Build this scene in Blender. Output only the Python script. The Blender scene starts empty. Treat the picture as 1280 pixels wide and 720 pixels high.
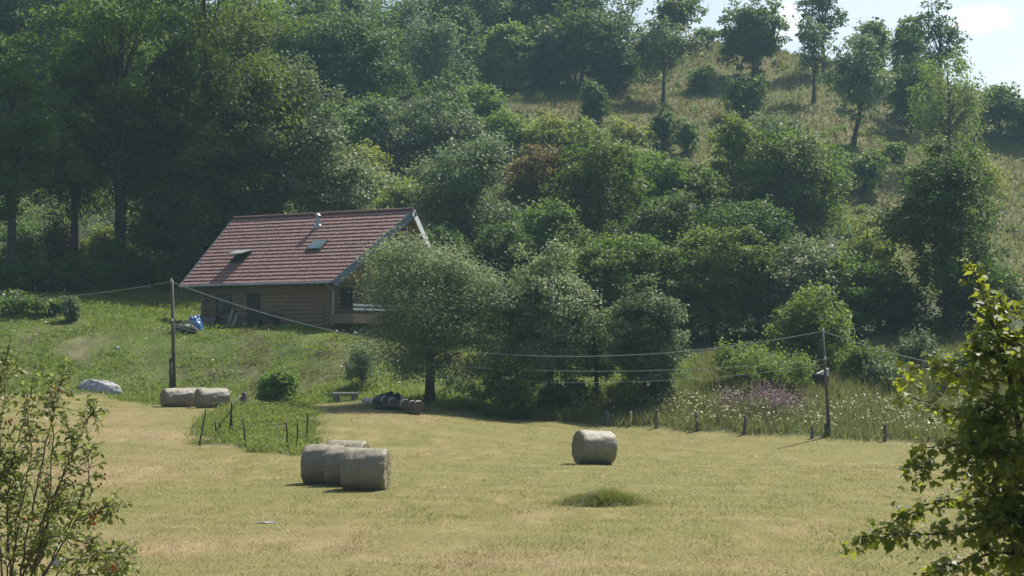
import bpy, math, random
import numpy as np
from mathutils import Vector, Matrix

# ------------------------------------------------------------------ camera, light, exposure
scene = bpy.context.scene
COL = scene.collection
F = 2389.0                      # focal length in photo pixels (photo is 1280 wide)
EYE = np.array([0.0, 0.0, 4.1])
PITCH = math.atan(80.0 / F)
cam_d = bpy.data.cameras.new("camera")
cam = bpy.data.objects.new("camera", cam_d)
COL.objects.link(cam)
cam.location = EYE
cam.rotation_euler = (math.pi / 2 + PITCH, 0, 0)
cam_d.sensor_width = 36.0
cam_d.lens = F / 1280.0 * 36.0
cam_d.clip_start = 0.5
cam_d.clip_end = 5000
scene.camera = cam

SUN_AZ, SUN_EL = math.radians(37), math.radians(51)
S_DIR = Vector((math.sin(SUN_AZ) * math.cos(SUN_EL), math.cos(SUN_AZ) * math.cos(SUN_EL), math.sin(SUN_EL)))
world = bpy.data.worlds.new("World")
scene.world = world
world.use_nodes = True
nt = world.node_tree
bg = nt.nodes["Background"]
sky = nt.nodes.new("ShaderNodeTexSky")
sky.sky_type = 'NISHITA'
sky.sun_disc = False
sky.sun_elevation = SUN_EL
sky.sun_rotation = SUN_AZ
sky.altitude = 700
sky.dust_density = 4.5
sky.ozone_density = 1.0
bg.inputs[1].default_value = 0.10
# a few soft white clouds low over the ridge
geo = nt.nodes.new("ShaderNodeTexCoord")
noi = nt.nodes.new("ShaderNodeTexNoise"); noi.inputs["Scale"].default_value = 26; noi.inputs["Detail"].default_value = 7
mp = nt.nodes.new("ShaderNodeMapping"); mp.inputs["Scale"].default_value = (1, 1, 2.2)
nt.links.new(geo.outputs["Generated"], mp.inputs[0]); nt.links.new(mp.outputs[0], noi.inputs["Vector"])
def cloud_mask(d, sx, sz):
    sub = nt.nodes.new("ShaderNodeVectorMath"); sub.operation = 'SUBTRACT'; sub.inputs[1].default_value = d
    nt.links.new(geo.outputs["Generated"], sub.inputs[0])
    sc_ = nt.nodes.new("ShaderNodeVectorMath"); sc_.operation = 'MULTIPLY'; sc_.inputs[1].default_value = (1 / sx, 1 / sx, 1 / sz)
    nt.links.new(sub.outputs[0], sc_.inputs[0])
    ln = nt.nodes.new("ShaderNodeVectorMath"); ln.operation = 'LENGTH'; nt.links.new(sc_.outputs[0], ln.inputs[0])
    ad = nt.nodes.new("ShaderNodeMath"); ad.operation = 'MULTIPLY_ADD'; ad.inputs[1].default_value = 1.5; ad.inputs[2].default_value = -0.75
    nt.links.new(noi.outputs[0], ad.inputs[0])
    a2 = nt.nodes.new("ShaderNodeMath"); a2.operation = 'ADD'; nt.links.new(ad.outputs[0], a2.inputs[0]); nt.links.new(ln.outputs["Value"], a2.inputs[1])
    mr = nt.nodes.new("ShaderNodeMapRange"); mr.interpolation_type = 'SMOOTHSTEP'
    mr.inputs[1].default_value = 1.35; mr.inputs[2].default_value = 0.25; mr.inputs[3].default_value = 0; mr.inputs[4].default_value = 0.65
    nt.links.new(a2.outputs[0], mr.inputs[0]); return mr.outputs[0]
def px_dir(px, py):
    v = np.array([(px - 640) / F, math.cos(PITCH) - math.sin(PITCH) * (360 - py) / F, math.sin(PITCH) + math.cos(PITCH) * (360 - py) / F])
    return v
def unit(v): v = np.asarray(v, float); return v / np.linalg.norm(v)
prev = sky.outputs[0]
for (px, py, sx, sz) in ((1218, 24, .019, .0065), (984, 26, .010, .009)):
    mx = nt.nodes.new("ShaderNodeMix"); mx.data_type = 'RGBA'
    nt.links.new(cloud_mask(tuple(unit(px_dir(px, py))), sx, sz), mx.inputs[0])
    nt.links.new(prev, mx.inputs[6]); mx.inputs[7].default_value = (8.6, 8.6, 8.7, 1)
    prev = mx.outputs[2]
nt.links.new(prev, bg.inputs[0])

sun_d = bpy.data.lights.new("sun", 'SUN'); sun = bpy.data.objects.new("sun", sun_d); COL.objects.link(sun)
sun_d.energy = 5.0; sun_d.angle = math.radians(0.53); sun_d.color = (1.0, 0.945, 0.86)
sun.rotation_euler = S_DIR.to_track_quat('Z', 'Y').to_euler()
scene.view_settings.view_transform = 'Standard'
scene.view_settings.look = 'None'
scene.view_settings.exposure = 0.57
scene.view_settings.gamma = 1.0
scene.cycles.use_denoising = True
scene.cycles.max_bounces = 8
scene.cycles.volume_bounces = 1
HAZE_DENSITY = 0.00022

# ------------------------------------------------------------------ projection + terrain
def at(px, py, D):
    v = px_dir(px, py)
    return EYE + v * (D / v[1])

CP = [(640,720,35),(150,720,36),(1120,720,35),(450,612,57),(742,580,70),(1140,552,86),(920,539,90),(640,520,95),(500,518,90),
 (330,565,74),(320,510,95),(440,512,93),(100,560,75),(100,500,97),(0,492,100),(150,640,50),(1000,640,48),(1200,620,55),
 (215,487,105),(345,503,100),(345,450,108),(330,420,112),(450,440,108),(480,480,103),(0,387,118),(100,395,117),(180,394,120),
 (100,440,108),(0,440,108),(180,440,110),(-120,385,118),(-120,440,108),
 (0,335,140),(180,333,142),(400,328,142),(60,290,158),(540,501,98),(690,510,98),(800,505,98),(870,450,112),(950,486,97),
 (1010,455,108),(850,430,120),(1000,420,122),(1150,416,122),(1100,450,108),(1100,500,97),(1260,480,97),(1330,480,97),(560,440,112),(700,430,122),
 (1080,260,190),(1270,330,165),(1270,205,225),(1060,185,215),(1018,130,240),(830,128,240),(940,100,254),(928,147,228),
 (880,55,275),(980,76,268),(1110,98,260),(1200,150,245),(1290,172,235),(760,150,225),(650,130,235),(720,110,250),(640,60,290),
 (430,190,205),(430,140,232),(200,190,207),(0,150,232),(200,20,300),(-100,20,300),(450,20,310),(600,300,165),(800,300,160),(950,300,170),(1180,260,190)]
WP = [tuple(at(*c)) for c in CP]
WP += [(0,0,2.3),(8,0,2.3),(-8,0,2.2),(0,10,1.9),(0,20,1.0),(8,20,1.0),(-8,20,.9),(20,25,.6),(-20,25,.4),(0,27,.45),(40,0,2.5),(-40,0,2.0),(60,60,0),(-60,60,.5),(-70,110,6),(80,110,3)]
HB = 5.6                                        # house pad level
c33, s33 = 0.835, -0.55
HO = at(415, 352, 114)                          # near eave corner of the house
def hw(x, y): return (HO[0] + c33 * x + 0.55 * y, HO[1] + s33 * x + c33 * y)
for (x, y, dz) in ((-11,.5,0),(-5.5,.3,0),(-.8,.6,-.1),(1,4,-1.0),(-6,6,0),(-11,7,.1),(-11,11.5,.6),(-5,12,.6),(1,11,-1.0)):
    w = hw(x, y); WP.append((w[0], w[1], HB + dz))
for (px, py, D) in ((880,55,275),(1110,98,260),(1200,150,245),(1290,172,235)):
    r = at(px, py, D); WP.append((r[0] * 1.3, 350, r[2] - 3))
WP += [(-100,400,62),(0,400,54),(-160,250,45),(150,300,26),(150,200,16)]
WP = np.array(WP)
SC = 60.0
def tps_k(r2): return 0.5 * r2 * np.log(r2 + 1e-9)
P2 = WP[:, :2] / SC
n = len(P2)
K = tps_k(((P2[:, None] - P2[None]) ** 2).sum(-1)) + np.eye(n) * 2e-4
A = np.zeros((n + 3, n + 3)); A[:n, :n] = K; A[:n, n] = 1; A[:n, n + 1:] = P2; A[n, :n] = 1; A[n + 1:, :n] = P2.T
SOL = np.linalg.solve(A, np.concatenate([WP[:, 2], [0, 0, 0]]))
def ground(x, y):
    x = np.asarray(x, float); y = np.asarray(y, float)
    xc = np.clip(x, -150, 150); yc = np.clip(y, -5, 390)
    q = np.stack([xc.ravel(), yc.ravel()], 1) / SC
    out = np.empty(len(q))
    for i in range(0, len(q), 20000):
        qq = q[i:i + 20000]
        out[i:i + 20000] = tps_k(((qq[:, None] - P2[None]) ** 2).sum(-1)) @ SOL[:n] + SOL[n] + qq @ SOL[n + 1:]
    out = out.reshape(x.shape)
    bump = 0.035 * np.sin(x * 1.3 + y * .7) * np.sin(y * .6 - x * .9 + np.sin(x * .37)) + .02 * np.sin(x * 2.7 - y * .9 + 2 * np.sin(y * .5))
    far = np.clip((y - 100) / 100, 0, 1)
    out = out + bump * (.5 + far * 4) - np.clip(y - 390, 0, None) * 0.05
    return out
def gz(x, y): return float(ground(np.array([x]), np.array([y]))[0])
_ys = np.concatenate([np.arange(9, 130, .25), np.arange(130, 345, 1.0)])
def hit(px, py):
    v = px_dir(px, py); k = _ys / v[1]
    zz = EYE[2] + v[2] * k
    g = ground(v[0] * k, _ys)
    b = np.where(g >= zz)[0]
    i = b[0] if len(b) else len(_ys) - 1
    y = _ys[i]
    return np.array([v[0] / v[1] * y, y, float(g[i])])
def project(x, y, z):
    dx, dy, dz = x - EYE[0], y - EYE[1], z - EYE[2]
    d = dy * math.cos(PITCH) + dz * math.sin(PITCH)
    u = -dy * math.sin(PITCH) + dz * math.cos(PITCH)
    return 640 + F * dx / d, 360 - F * u / d

# ------------------------------------------------------------------ node material helpers
def new_mat(name):
    m = bpy.data.materials.new(name); m.use_nodes = True
    t = m.node_tree; b = t.nodes["Principled BSDF"]; return m, t, b
def ramp(t, fac, stops):
    r = t.nodes.new("ShaderNodeValToRGB"); e = r.color_ramp.elements
    while len(e) < len(stops): e.new(.5)
    for k, (p, c) in enumerate(stops): e[k].position = p; e[k].color = (*c, 1)
    t.links.new(fac, r.inputs[0]); return r.outputs[0]
def noise(t, scale, detail=4, vec=None, rough=.55, dist=0.0):
    nn = t.nodes.new("ShaderNodeTexNoise"); nn.inputs["Scale"].default_value = scale; nn.inputs["Detail"].default_value = detail
    nn.inputs["Roughness"].default_value = rough; nn.inputs["Distortion"].default_value = dist
    if vec is not None: t.links.new(vec, nn.inputs["Vector"])
    return nn.outputs["Fac"]
def coords(t, which="Object", scale=(1, 1, 1)):
    c = t.nodes.new("ShaderNodeTexCoord"); mpp = t.nodes.new("ShaderNodeMapping"); mpp.inputs["Scale"].default_value = scale
    t.links.new(c.outputs[which], mpp.inputs[0]); return mpp.outputs[0]
def mixc(t, fac, a, b, mode='MIX'):
    mx = t.nodes.new("ShaderNodeMix"); mx.data_type = 'RGBA'; mx.blend_type = mode
    for s, v in ((mx.inputs[0], fac), (mx.inputs[6], a), (mx.inputs[7], b)):
        if hasattr(v, 'is_linked') or hasattr(v, 'links'): t.links.new(v, s)
        elif isinstance(v, tuple): s.default_value = (*v, 1)
        else: s.default_value = v
    return mx.outputs[2]
def bump(t, b, h, strength=.4, dist=.05):
    bp = t.nodes.new("ShaderNodeBump"); bp.inputs["Strength"].default_value = strength; bp.inputs["Distance"].default_value = dist
    t.links.new(h, bp.inputs["Height"]); t.links.new(bp.outputs[0], b.inputs["Normal"])
def simple(name, c1, c2, scale=3, rough=.8, stretch=(1, 1, 1), bs=.4, bd=.03, metal=0, detail=5):
    m, t, b = new_mat(name); v = coords(t, "Object", stretch)
    nf = noise(t, scale, detail, v)
    t.links.new(ramp(t, nf, [(.32, c1), (.68, c2)]), b.inputs["Base Color"])
    b.inputs["Roughness"].default_value = rough; b.inputs["Metallic"].default_value = metal
    if bs: bump(t, b, nf, bs, bd)
    return m
def leaf_mat(name, dark, mid, light, trans, tf=.37, rough=.58, spec=.18):
    m, t, b = new_mat(name)
    a = t.nodes.new("ShaderNodeAttribute"); a.attribute_name = "tint"
    oi = t.nodes.new("ShaderNodeObjectInfo")
    col = ramp(t, a.outputs["Fac"], [(0, dark), (.5, mid), (1, light)])
    hs = t.nodes.new("ShaderNodeHueSaturation"); t.links.new(col, hs.inputs["Color"])
    for sock, lo, hi in (("Hue", .485, .512), ("Value", .82, 1.18)):
        mr = t.nodes.new("ShaderNodeMapRange"); mr.inputs[3].default_value = lo; mr.inputs[4].default_value = hi
        t.links.new(oi.outputs["Random"], mr.inputs[0]); t.links.new(mr.outputs[0], hs.inputs[sock])
    t.links.new(hs.outputs[0], b.inputs["Base Color"])
    b.inputs["Roughness"].default_value = rough
    b.inputs["Specular IOR Level"].default_value = spec
    tr = t.nodes.new("ShaderNodeBsdfTranslucent")
    tc = mixc(t, .65, hs.outputs[0], trans); t.links.new(tc, tr.inputs[0])
    ms = t.nodes.new("ShaderNodeMixShader"); ms.inputs[0].default_value = tf
    t.links.new(b.outputs[0], ms.inputs[1]); t.links.new(tr.outputs[0], ms.inputs[2])
    t.links.new(ms.outputs[0], t.nodes["Material Output"].inputs[0])
    return m
LM = {
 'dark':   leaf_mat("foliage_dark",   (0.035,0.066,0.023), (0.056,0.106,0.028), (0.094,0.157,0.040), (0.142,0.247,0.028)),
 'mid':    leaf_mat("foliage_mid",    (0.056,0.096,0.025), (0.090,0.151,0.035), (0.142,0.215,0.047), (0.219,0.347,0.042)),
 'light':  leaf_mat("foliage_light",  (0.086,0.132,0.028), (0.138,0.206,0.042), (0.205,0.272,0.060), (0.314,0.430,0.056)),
 'yellow': leaf_mat("foliage_yellow", (0.120,0.149,0.027), (0.184,0.222,0.040), (0.255,0.280,0.053), (0.409,0.462,0.053)),
 'grey':   leaf_mat("foliage_grey",   (0.075,0.111,0.056), (0.123,0.175,0.086), (0.187,0.242,0.131), (0.196,0.292,0.077), rough=.55, spec=.22),
 'silver': leaf_mat("foliage_silver", (0.115,0.153,0.072), (0.186,0.238,0.118), (0.292,0.345,0.191), (0.265,0.345,0.108), rough=.52, spec=.25),
 'brown':  leaf_mat("foliage_brown",  (0.120,0.091,0.038), (0.179,0.136,0.053), (0.212,0.182,0.067), (0.273,0.215,0.067)),
 'maple':  leaf_mat("foliage_maple",  (.055,.095,.020), (.105,.155,.028), (.175,.21,.034), (.50, .56, .045), tf=.46, rough=.48, spec=.3),
  'rose':   leaf_mat("foliage_rose",   (.10,.135,.036), (.16,.20,.055), (.24,.26,.085), (.34, .42, .08), tf=.45, rough=.5, spec=.3),
}
BARK = simple("bark", (.035,.030,.024), (.085,.075,.062), 6, .95, (1, 1, .25))
BARK_NEAR = simple("bark_near", (.03,.026,.02), (.075,.065,.05), 20, .9, (1, 1, .3), bd=.01)
TWIG = simple("twig", (.06,.05,.035), (.12,.095,.06), 25, .8)
GRASS_MOWN = leaf_mat("grass_mown", (.082,.118,.022), (.170,.190,.043), (.32,.30,.10), (.26,.28,.06), tf=.3, rough=.6, spec=.25)
GRASS_STRAW = leaf_mat("grass_straw", (.17,.135,.06), (.28,.22,.115), (.42,.34,.20), (.28,.24,.12), tf=.28, rough=.65, spec=.2)
GRASS_LUSH = leaf_mat("grass_lush", (.085,.125,.022), (.148,.198,.036), (.22,.25,.058), (.28,.36,.05), tf=.42, rough=.5, spec=.3)
GRASS_DRY = leaf_mat("grass_dry", (.095,.108,.034), (.16,.155,.052), (.225,.185,.075), (.24,.21,.07), tf=.35, rough=.65, spec=.2)
GRASS_MEADOW = leaf_mat("grass_meadow", (.085,.105,.030), (.135,.150,.048), (.215,.205,.085), (.25,.27,.07), tf=.38, rough=.6, spec=.2)

# ------------------------------------------------------------------ mesh helpers
def prop(o, label=None, cat=None, group=None, kind=None):
    if label: o["label"] = label
    if cat: o["category"] = cat
    if group: o["group"] = group
    if kind: o["kind"] = kind
    return o
def thing(name, label, cat, loc=(0, 0, 0), rz=0.0, group=None):
    o = bpy.data.objects.new(name, None); COL.objects.link(o); o.empty_display_size = .3
    o.location = tuple(float(v) for v in loc); o.rotation_euler = (0, 0, rz)
    return prop(o, label, cat, group)
def link_mesh(name, me, parent=None, loc=None, rz=0):
    o = bpy.data.objects.new(name, me); COL.objects.link(o)
    if parent is not None: o.parent = parent
    if loc is not None: o.location = tuple(float(v) for v in loc); o.rotation_euler = (0, 0, rz)
    return o
class MB:
    def __init__(s): s.v = []; s.f = []; s.mi = []; s.cur = 0
    def add(s, vs, fs):
        o = len(s.v); s.v += [tuple(float(c) for c in p) for p in vs]
        s.f += [tuple(i + o for i in f) for f in fs]; s.mi += [s.cur] * len(fs)
    def box(s, x0, x1, y0, y1, z0, z1, M=None):
        vs = [(x, y, z) for z in (z0, z1) for (x, y) in ((x0, y0), (x1, y0), (x1, y1), (x0, y1))]
        if M is not None: vs = [tuple(M @ Vector(p)) for p in vs]
        s.add(vs, [(3, 2, 1, 0), (4, 5, 6, 7), (0, 1, 5, 4), (1, 2, 6, 5), (2, 3, 7, 6), (3, 0, 4, 7)])
    def beam(s, a, b, w, h, up=(0, 0, 1)):
        a, b = Vector(a), Vector(b); d = (b - a).normalized(); up = Vector(up)
        sx = d.cross(up).normalized(); u = sx.cross(d)
        vs = []
        for p in (a, b):
            for (i, j) in ((-1, -1), (1, -1), (1, 1), (-1, 1)): vs.append(p + sx * (w / 2 * i) + u * (h / 2 * j))
        s.add(vs, [(3, 2, 1, 0), (4, 5, 6, 7), (0, 1, 5, 4), (1, 2, 6, 5), (2, 3, 7, 6), (3, 0, 4, 7)])
    def tube(s, pts, rad, k=7, caps=True):
        pts = [np.asarray(p, float) for p in pts]; n_ = len(pts)
        rad = [rad] * n_ if not hasattr(rad, '__len__') else rad
        vs = []
        ref = np.array([0.3, 0.9, 0.2])
        for i, p in enumerate(pts):
            d = unit(pts[min(i + 1, n_ - 1)] - pts[max(i - 1, 0)])
            if abs(d @ ref) > .95 * np.linalg.norm(ref): ref = np.array([1., 0, .1])
            a = unit(np.cross(d, ref)); b = np.cross(d, a)
            for j in range(k):
                t = 2 * math.pi * j / k; vs.append(p + rad[i] * (a * math.cos(t) + b * math.sin(t)))
        fs = [(i * k + j, i * k + (j + 1) % k, (i + 1) * k + (j + 1) % k, (i + 1) * k + j) for i in range(n_ - 1) for j in range(k)]
        if caps: fs += [tuple(range(k))[::-1], tuple((n_ - 1) * k + j for j in range(k))]
        s.add(vs, fs)
    def lathe(s, prof, k=24, M=None):      # prof: (r, z)
        vs = [(r * math.cos(2 * math.pi * j / k), r * math.sin(2 * math.pi * j / k), z) for (r, z) in prof for j in range(k)]
        if M is not None: vs = [tuple(M @ Vector(p)) for p in vs]
        m_ = len(prof)
        fs = [(i * k + j, i * k + (j + 1) % k, (i + 1) * k + (j + 1) % k, (i + 1) * k + j) for i in range(m_ - 1) for j in range(k)]
        fs += [tuple(range(k))[::-1], tuple((m_ - 1) * k + j for j in range(k))]
        s.add(vs, fs)
    def build(s, name, mats, parent=None, loc=None, rz=0, smooth=False):
        me = bpy.data.meshes.new(name); me.from_pydata(s.v, [], s.f)
        for m in (mats if isinstance(mats, (list, tuple)) else [mats]): me.materials.append(m)
        me.polygons.foreach_set("material_index", s.mi)
        if smooth: me.polygons.foreach_set("use_smooth", [True] * len(s.f))
        me.update(); return link_mesh(name, me, parent, loc, rz)
def np_mesh(name, V, faces_n, tint, mat, extra=None):
    """V: (N*faces_n,3) independent polygons of faces_n corners each; tint per polygon."""
    N = len(V) // faces_n
    me = bpy.data.meshes.new(name)
    me.vertices.add(len(V)); me.vertices.foreach_set("co", np.ascontiguousarray(V, dtype=np.float32).ravel())
    me.loops.add(len(V)); me.loops.foreach_set("vertex_index", np.arange(len(V), dtype=np.int32))
    me.polygons.add(N); me.polygons.foreach_set("loop_start", np.arange(0, len(V), faces_n, dtype=np.int32))
    me.polygons.foreach_set("loop_total", np.full(N, faces_n, dtype=np.int32))
    a = me.attributes.new("tint", 'FLOAT', 'FACE'); a.data.foreach_set("value", np.ascontiguousarray(tint, dtype=np.float32))
    for m in (mat if isinstance(mat, (list, tuple)) else [mat]): me.materials.append(m)
    if extra is not None: me.polygons.foreach_set("material_index", np.ascontiguousarray(extra, dtype=np.int32))
    me.update(calc_edges=True); return me
def rnd_unit(rng, k):
    v = rng.normal(size=(k, 3)); return v / np.linalg.norm(v, axis=1, keepdims=True)
def leaf_quads(rng, pos, nrm, size, aspect=.62, droop=.0):
    k = len(pos)
    t = np.cross(nrm, rnd_unit(rng, k)); t[:, 2] -= droop
    t -= nrm * (t * nrm).sum(1, keepdims=True)
    t /= np.linalg.norm(t, axis=1, keepdims=True) + 1e-9
    b = np.cross(nrm, t)
    l = (size * rng.uniform(.65, 1.3, k))[:, None]
    p = np.stack([pos - t * l * .5, pos + b * l * aspect * .5 - t * l * .05, pos + t * l * .5 - nrm * l * .12, pos - b * l * aspect * .5 - t * l * .05], 1)
    return p.reshape(-1, 3)

# ------------------------------------------------------------------ terrain sheet
def poly_world(pts): return np.array([hit(*p)[:2] for p in pts])
def in_poly(x, y, poly):
    inside = np.zeros(x.shape, bool); j = len(poly) - 1
    for i in range(len(poly)):
        xi, yi = poly[i]; xj, yj = poly[j]
        c = ((yi > y) != (yj > y)) & (x < (xj - xi) * (y - yi) / (yj - yi + 1e-12) + xi)
        inside ^= c; j = i
    return inside
FIELD_EDGE = [(1330,563),(1140,552),(1035,547),(930,542),(820,535),(758,531),(640,519),(590,512),(520,505),(440,502),(395,505),(290,508),(180,505),(140,494),(60,492),(-60,492)]
FIELD = np.concatenate([poly_world(FIELD_EDGE), [(-45, 75), (-30, 5), (45, 5), (45, 60)]])
PLOT = poly_world([(246,556),(255,528),(285,511),(385,512),(390,540),(384,571),(340,566),(290,556)])
MEADOW = poly_world([(1330,563),(1140,552),(1035,547),(930,542),(820,535),(758,531),(640,521),(700,508),(860,480),(885,440),(1000,470),(1100,425),(1330,425)])
BANK = np.concatenate([poly_world([(-140,492),(60,492),(140,494),(180,505),(290,508),(395,505),(440,502),(520,505),(590,512),(640,519),(760,512),(860,480),(880,445),(760,440),(560,430)]), [hw(2, 2), hw(-1, .2), hw(-13, .2), hw(-14, 14)], poly_world([(215,345),(100,350),(-140,352)])])
HILL = np.concatenate([poly_world([(1330,400),(1200,400),(1100,330),(1040,270),(900,260),(780,200),(640,140),(640,112),(760,100)]), [(20, 345), (140, 345), (140, 120)]])
def smooth_mask(x, y, poly, s):
    acc = np.zeros(x.shape)
    for k in range(8):
        a = k * math.pi / 4; acc += in_poly(x + s * math.cos(a), y + s * math.sin(a), poly)
    return (acc + 2 * in_poly(x, y, poly)) / 10
xs = np.concatenate([np.arange(-700, -90, 45), np.arange(-90, 90.1, .75), np.arange(110, 700, 45)])
ys = np.concatenate([np.arange(-60, 18, 4), np.arange(18, 128, .6), np.arange(128, 330, 2.2), np.arange(332, 1000, 35)])
X, Y = np.meshgrid(xs, ys)
Z = ground(X, Y)
me = bpy.data.meshes.new("ground")
nx, ny = len(xs), len(ys)
V = np.stack([X, Y, Z], -1).reshape(-1, 3)
i0 = (np.arange(ny - 1)[:, None] * nx + np.arange(nx - 1)[None]).ravel()
Q = np.stack([i0, i0 + 1, i0 + nx + 1, i0 + nx], 1)
me.vertices.add(len(V)); me.vertices.foreach_set("co", V.astype(np.float32).ravel())
me.loops.add(Q.size); me.loops.foreach_set("vertex_index", Q.astype(np.int32).ravel())
me.polygons.add(len(Q)); me.polygons.foreach_set("loop_start", np.arange(0, Q.size, 4, dtype=np.int32)); me.polygons.foreach_set("loop_total", np.full(len(Q), 4, np.int32))
me.update(calc_edges=True)
me.polygons.foreach_set("use_smooth", np.ones(len(Q), bool))
zone = np.zeros((len(V), 4), np.float32); zone[:, 3] = .35
vx, vy = V[:, 0], V[:, 1]
mf = smooth_mask(vx, vy, FIELD, .5); mp_ = smooth_mask(vx, vy, PLOT, .4)
zone[:, 0] = np.clip(mf - mp_, 0, 1)
zone[:, 1] = np.clip(np.maximum(smooth_mask(vx, vy, BANK, .8), mp_) + .75 * smooth_mask(vx, vy, MEADOW, .8), 0, 1) * (1 - zone[:, 0])
STRAWY = [poly_world([(60,520),(190,508),(330,509),(520,520),(420,540),(240,552),(230,600),(130,600),(40,640),(20,560)]), poly_world([(-10,660),(330,640),(620,680),(900,690),(900,719),(-10,719)])]
def swath(x, y):
    d = np.sqrt(((x + 14) / 1.5) ** 2 + (y - 36) ** 2) + .9 * np.sin(x * .33 + y * .11) * np.sin(y * .23) + .35 * np.sin(x * .21) + .3 * np.sin(y * .17 + 1)
    return np.sin(2 * math.pi * d / 3.1) + .5 * np.sin(2 * math.pi * d / 1.37 + .6)
zone[:, 3] = np.clip(.3 + .06 * swath(vx, vy) + .65 * smooth_mask(vx, vy, STRAWY[0], 2) + .5 * smooth_mask(vx, vy, STRAWY[1], 2), 0, 1)
BARE = [poly_world([(60,440),(85,424),(112,420),(122,438),(118,460),(90,452)]), poly_world([(190,470),(260,462),(330,460),(335,468),(260,474),(200,478)])]
for P_ in BARE: zone[:, 3] = np.clip(zone[:, 3] + .42 * smooth_mask(vx, vy, P_, .9), 0, 1)
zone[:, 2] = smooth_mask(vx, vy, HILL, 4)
ca = me.color_attributes.new("zone", 'FLOAT_COLOR', 'POINT'); ca.data.foreach_set("color", zone.ravel())
m, t, b = new_mat("ground_cover")
att = t.nodes.new("ShaderNodeAttribute"); att.attribute_name = "zone"
sep = t.nodes.new("ShaderNodeSeparateColor"); t.links.new(att.outputs["Color"], sep.inputs[0])
v = coords(t); v2 = coords(t, "Object", (1.1, .33, 1))
n_big = noise(t, .11, 5, v, .6, .6); n_mid = noise(t, .9, 6, v2, .65); n_fine = noise(t, 9, 5, v, .7)
mown = ramp(t, n_mid, [(.3, (.082,.102,.022)), (.45, (.138,.146,.036)), (.58, (.205,.19,.056)), (.74, (.31,.265,.105))])
straw = ramp(t, n_mid, [(.3, (.17,.125,.060)), (.5, (.30,.225,.125)), (.72, (.44,.345,.215))])
mrk = t.nodes.new('ShaderNodeMath'); mrk.operation = 'MULTIPLY_ADD'; mrk.use_clamp = True; mrk.inputs[1].default_value = 2.8; mrk.inputs[2].default_value = -1.72
mr2 = t.nodes.new('ShaderNodeMath'); mr2.operation = 'MULTIPLY_ADD'; mr2.inputs[1].default_value = .55; t.links.new(noise(t, .5, 5, v2, .65, .8), mr2.inputs[2]); t.links.new(att.outputs['Alpha'], mr2.inputs[0]); t.links.new(mr2.outputs[0], mrk.inputs[0])
mown = mixc(t, mrk.outputs[0], mown, straw)
mown = mixc(t, ramp(t, n_big, [(.40, (0, 0, 0)), (.62, (1, 1, 1))]), mown, (.15, .165, .048))
mown = mixc(t, .45, mown, ramp(t, n_fine, [(.3, (.09,.085,.03)), (.55, (.23,.19,.07)), (.75, (.42,.34,.18))]))
wv = t.nodes.new("ShaderNodeTexWave"); wv.inputs["Scale"].default_value = .16; wv.inputs["Distortion"].default_value = 7; wv.inputs["Detail"].default_value = 2; wv.inputs["Detail Scale"].default_value = .4
wv.bands_direction = 'DIAGONAL'
vw = coords(t, "Object", (.6, 1.5, 0)); t.links.new(vw, wv.inputs["Vector"])
wr = ramp(t, wv.outputs["Fac"], [(.45, (0, 0, 0)), (.95, (.12, .12, .12))])
mown = mixc(t, wr, mown, (.335, .265, .125))
lush = ramp(t, n_mid, [(.3, (.055,.085,.018)), (.55, (.10,.14,.03)), (.75, (.15,.17,.05))])
lush = mixc(t, ramp(t, n_big, [(.60, (0, 0, 0)), (.75, (.8, .8, .8))]), lush, (.15, .13, .06))
lush = mixc(t, mrk.outputs[0], lush, ramp(t, n_mid, [(.35, (.085,.068,.042)), (.65, (.20,.165,.11))]))
dry = ramp(t, n_mid, [(.28, (.060,.080,.024)), (.48, (.115,.120,.040)), (.6, (.16,.145,.058)), (.78, (.20,.15,.075))])
dry = mixc(t, ramp(t, noise(t, .07, 5, v, .6, .5), [(.45, (0, 0, 0)), (.62, (.75, .75, .75))]), dry, (.10, .115, .038))
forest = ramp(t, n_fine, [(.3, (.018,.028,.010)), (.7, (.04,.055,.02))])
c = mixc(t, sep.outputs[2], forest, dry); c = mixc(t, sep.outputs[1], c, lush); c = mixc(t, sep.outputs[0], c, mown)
t.links.new(c, b.inputs["Base Color"]); b.inputs["Roughness"].default_value = .95; b.inputs["Specular IOR Level"].default_value = .15
ad = t.nodes.new("ShaderNodeMath"); ad.operation = 'ADD'; t.links.new(n_fine, ad.inputs[0]); t.links.new(n_mid, ad.inputs[1])
bump(t, b, ad.outputs[0], .7, .12)
me.materials.append(m)
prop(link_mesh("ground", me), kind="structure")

# haze: one box of even, thin air around everything
hz = MB(); hz.box(-720, 720, -65, 1010, float(Z.min()) - 1.0, 100)
m = bpy.data.materials.new("haze_air"); m.use_nodes = True; t = m.node_tree; t.nodes.clear()
vo = t.nodes.new("ShaderNodeVolumePrincipled"); vo.inputs["Color"].default_value = (.52, .82, 1, 1); vo.inputs["Density"].default_value = HAZE_DENSITY
vo.inputs["Anisotropy"].default_value = .25
out = t.nodes.new("ShaderNodeOutputMaterial"); t.links.new(vo.outputs[0], out.inputs["Volume"])
prop(hz.build("haze", m), kind="stuff")

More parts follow.
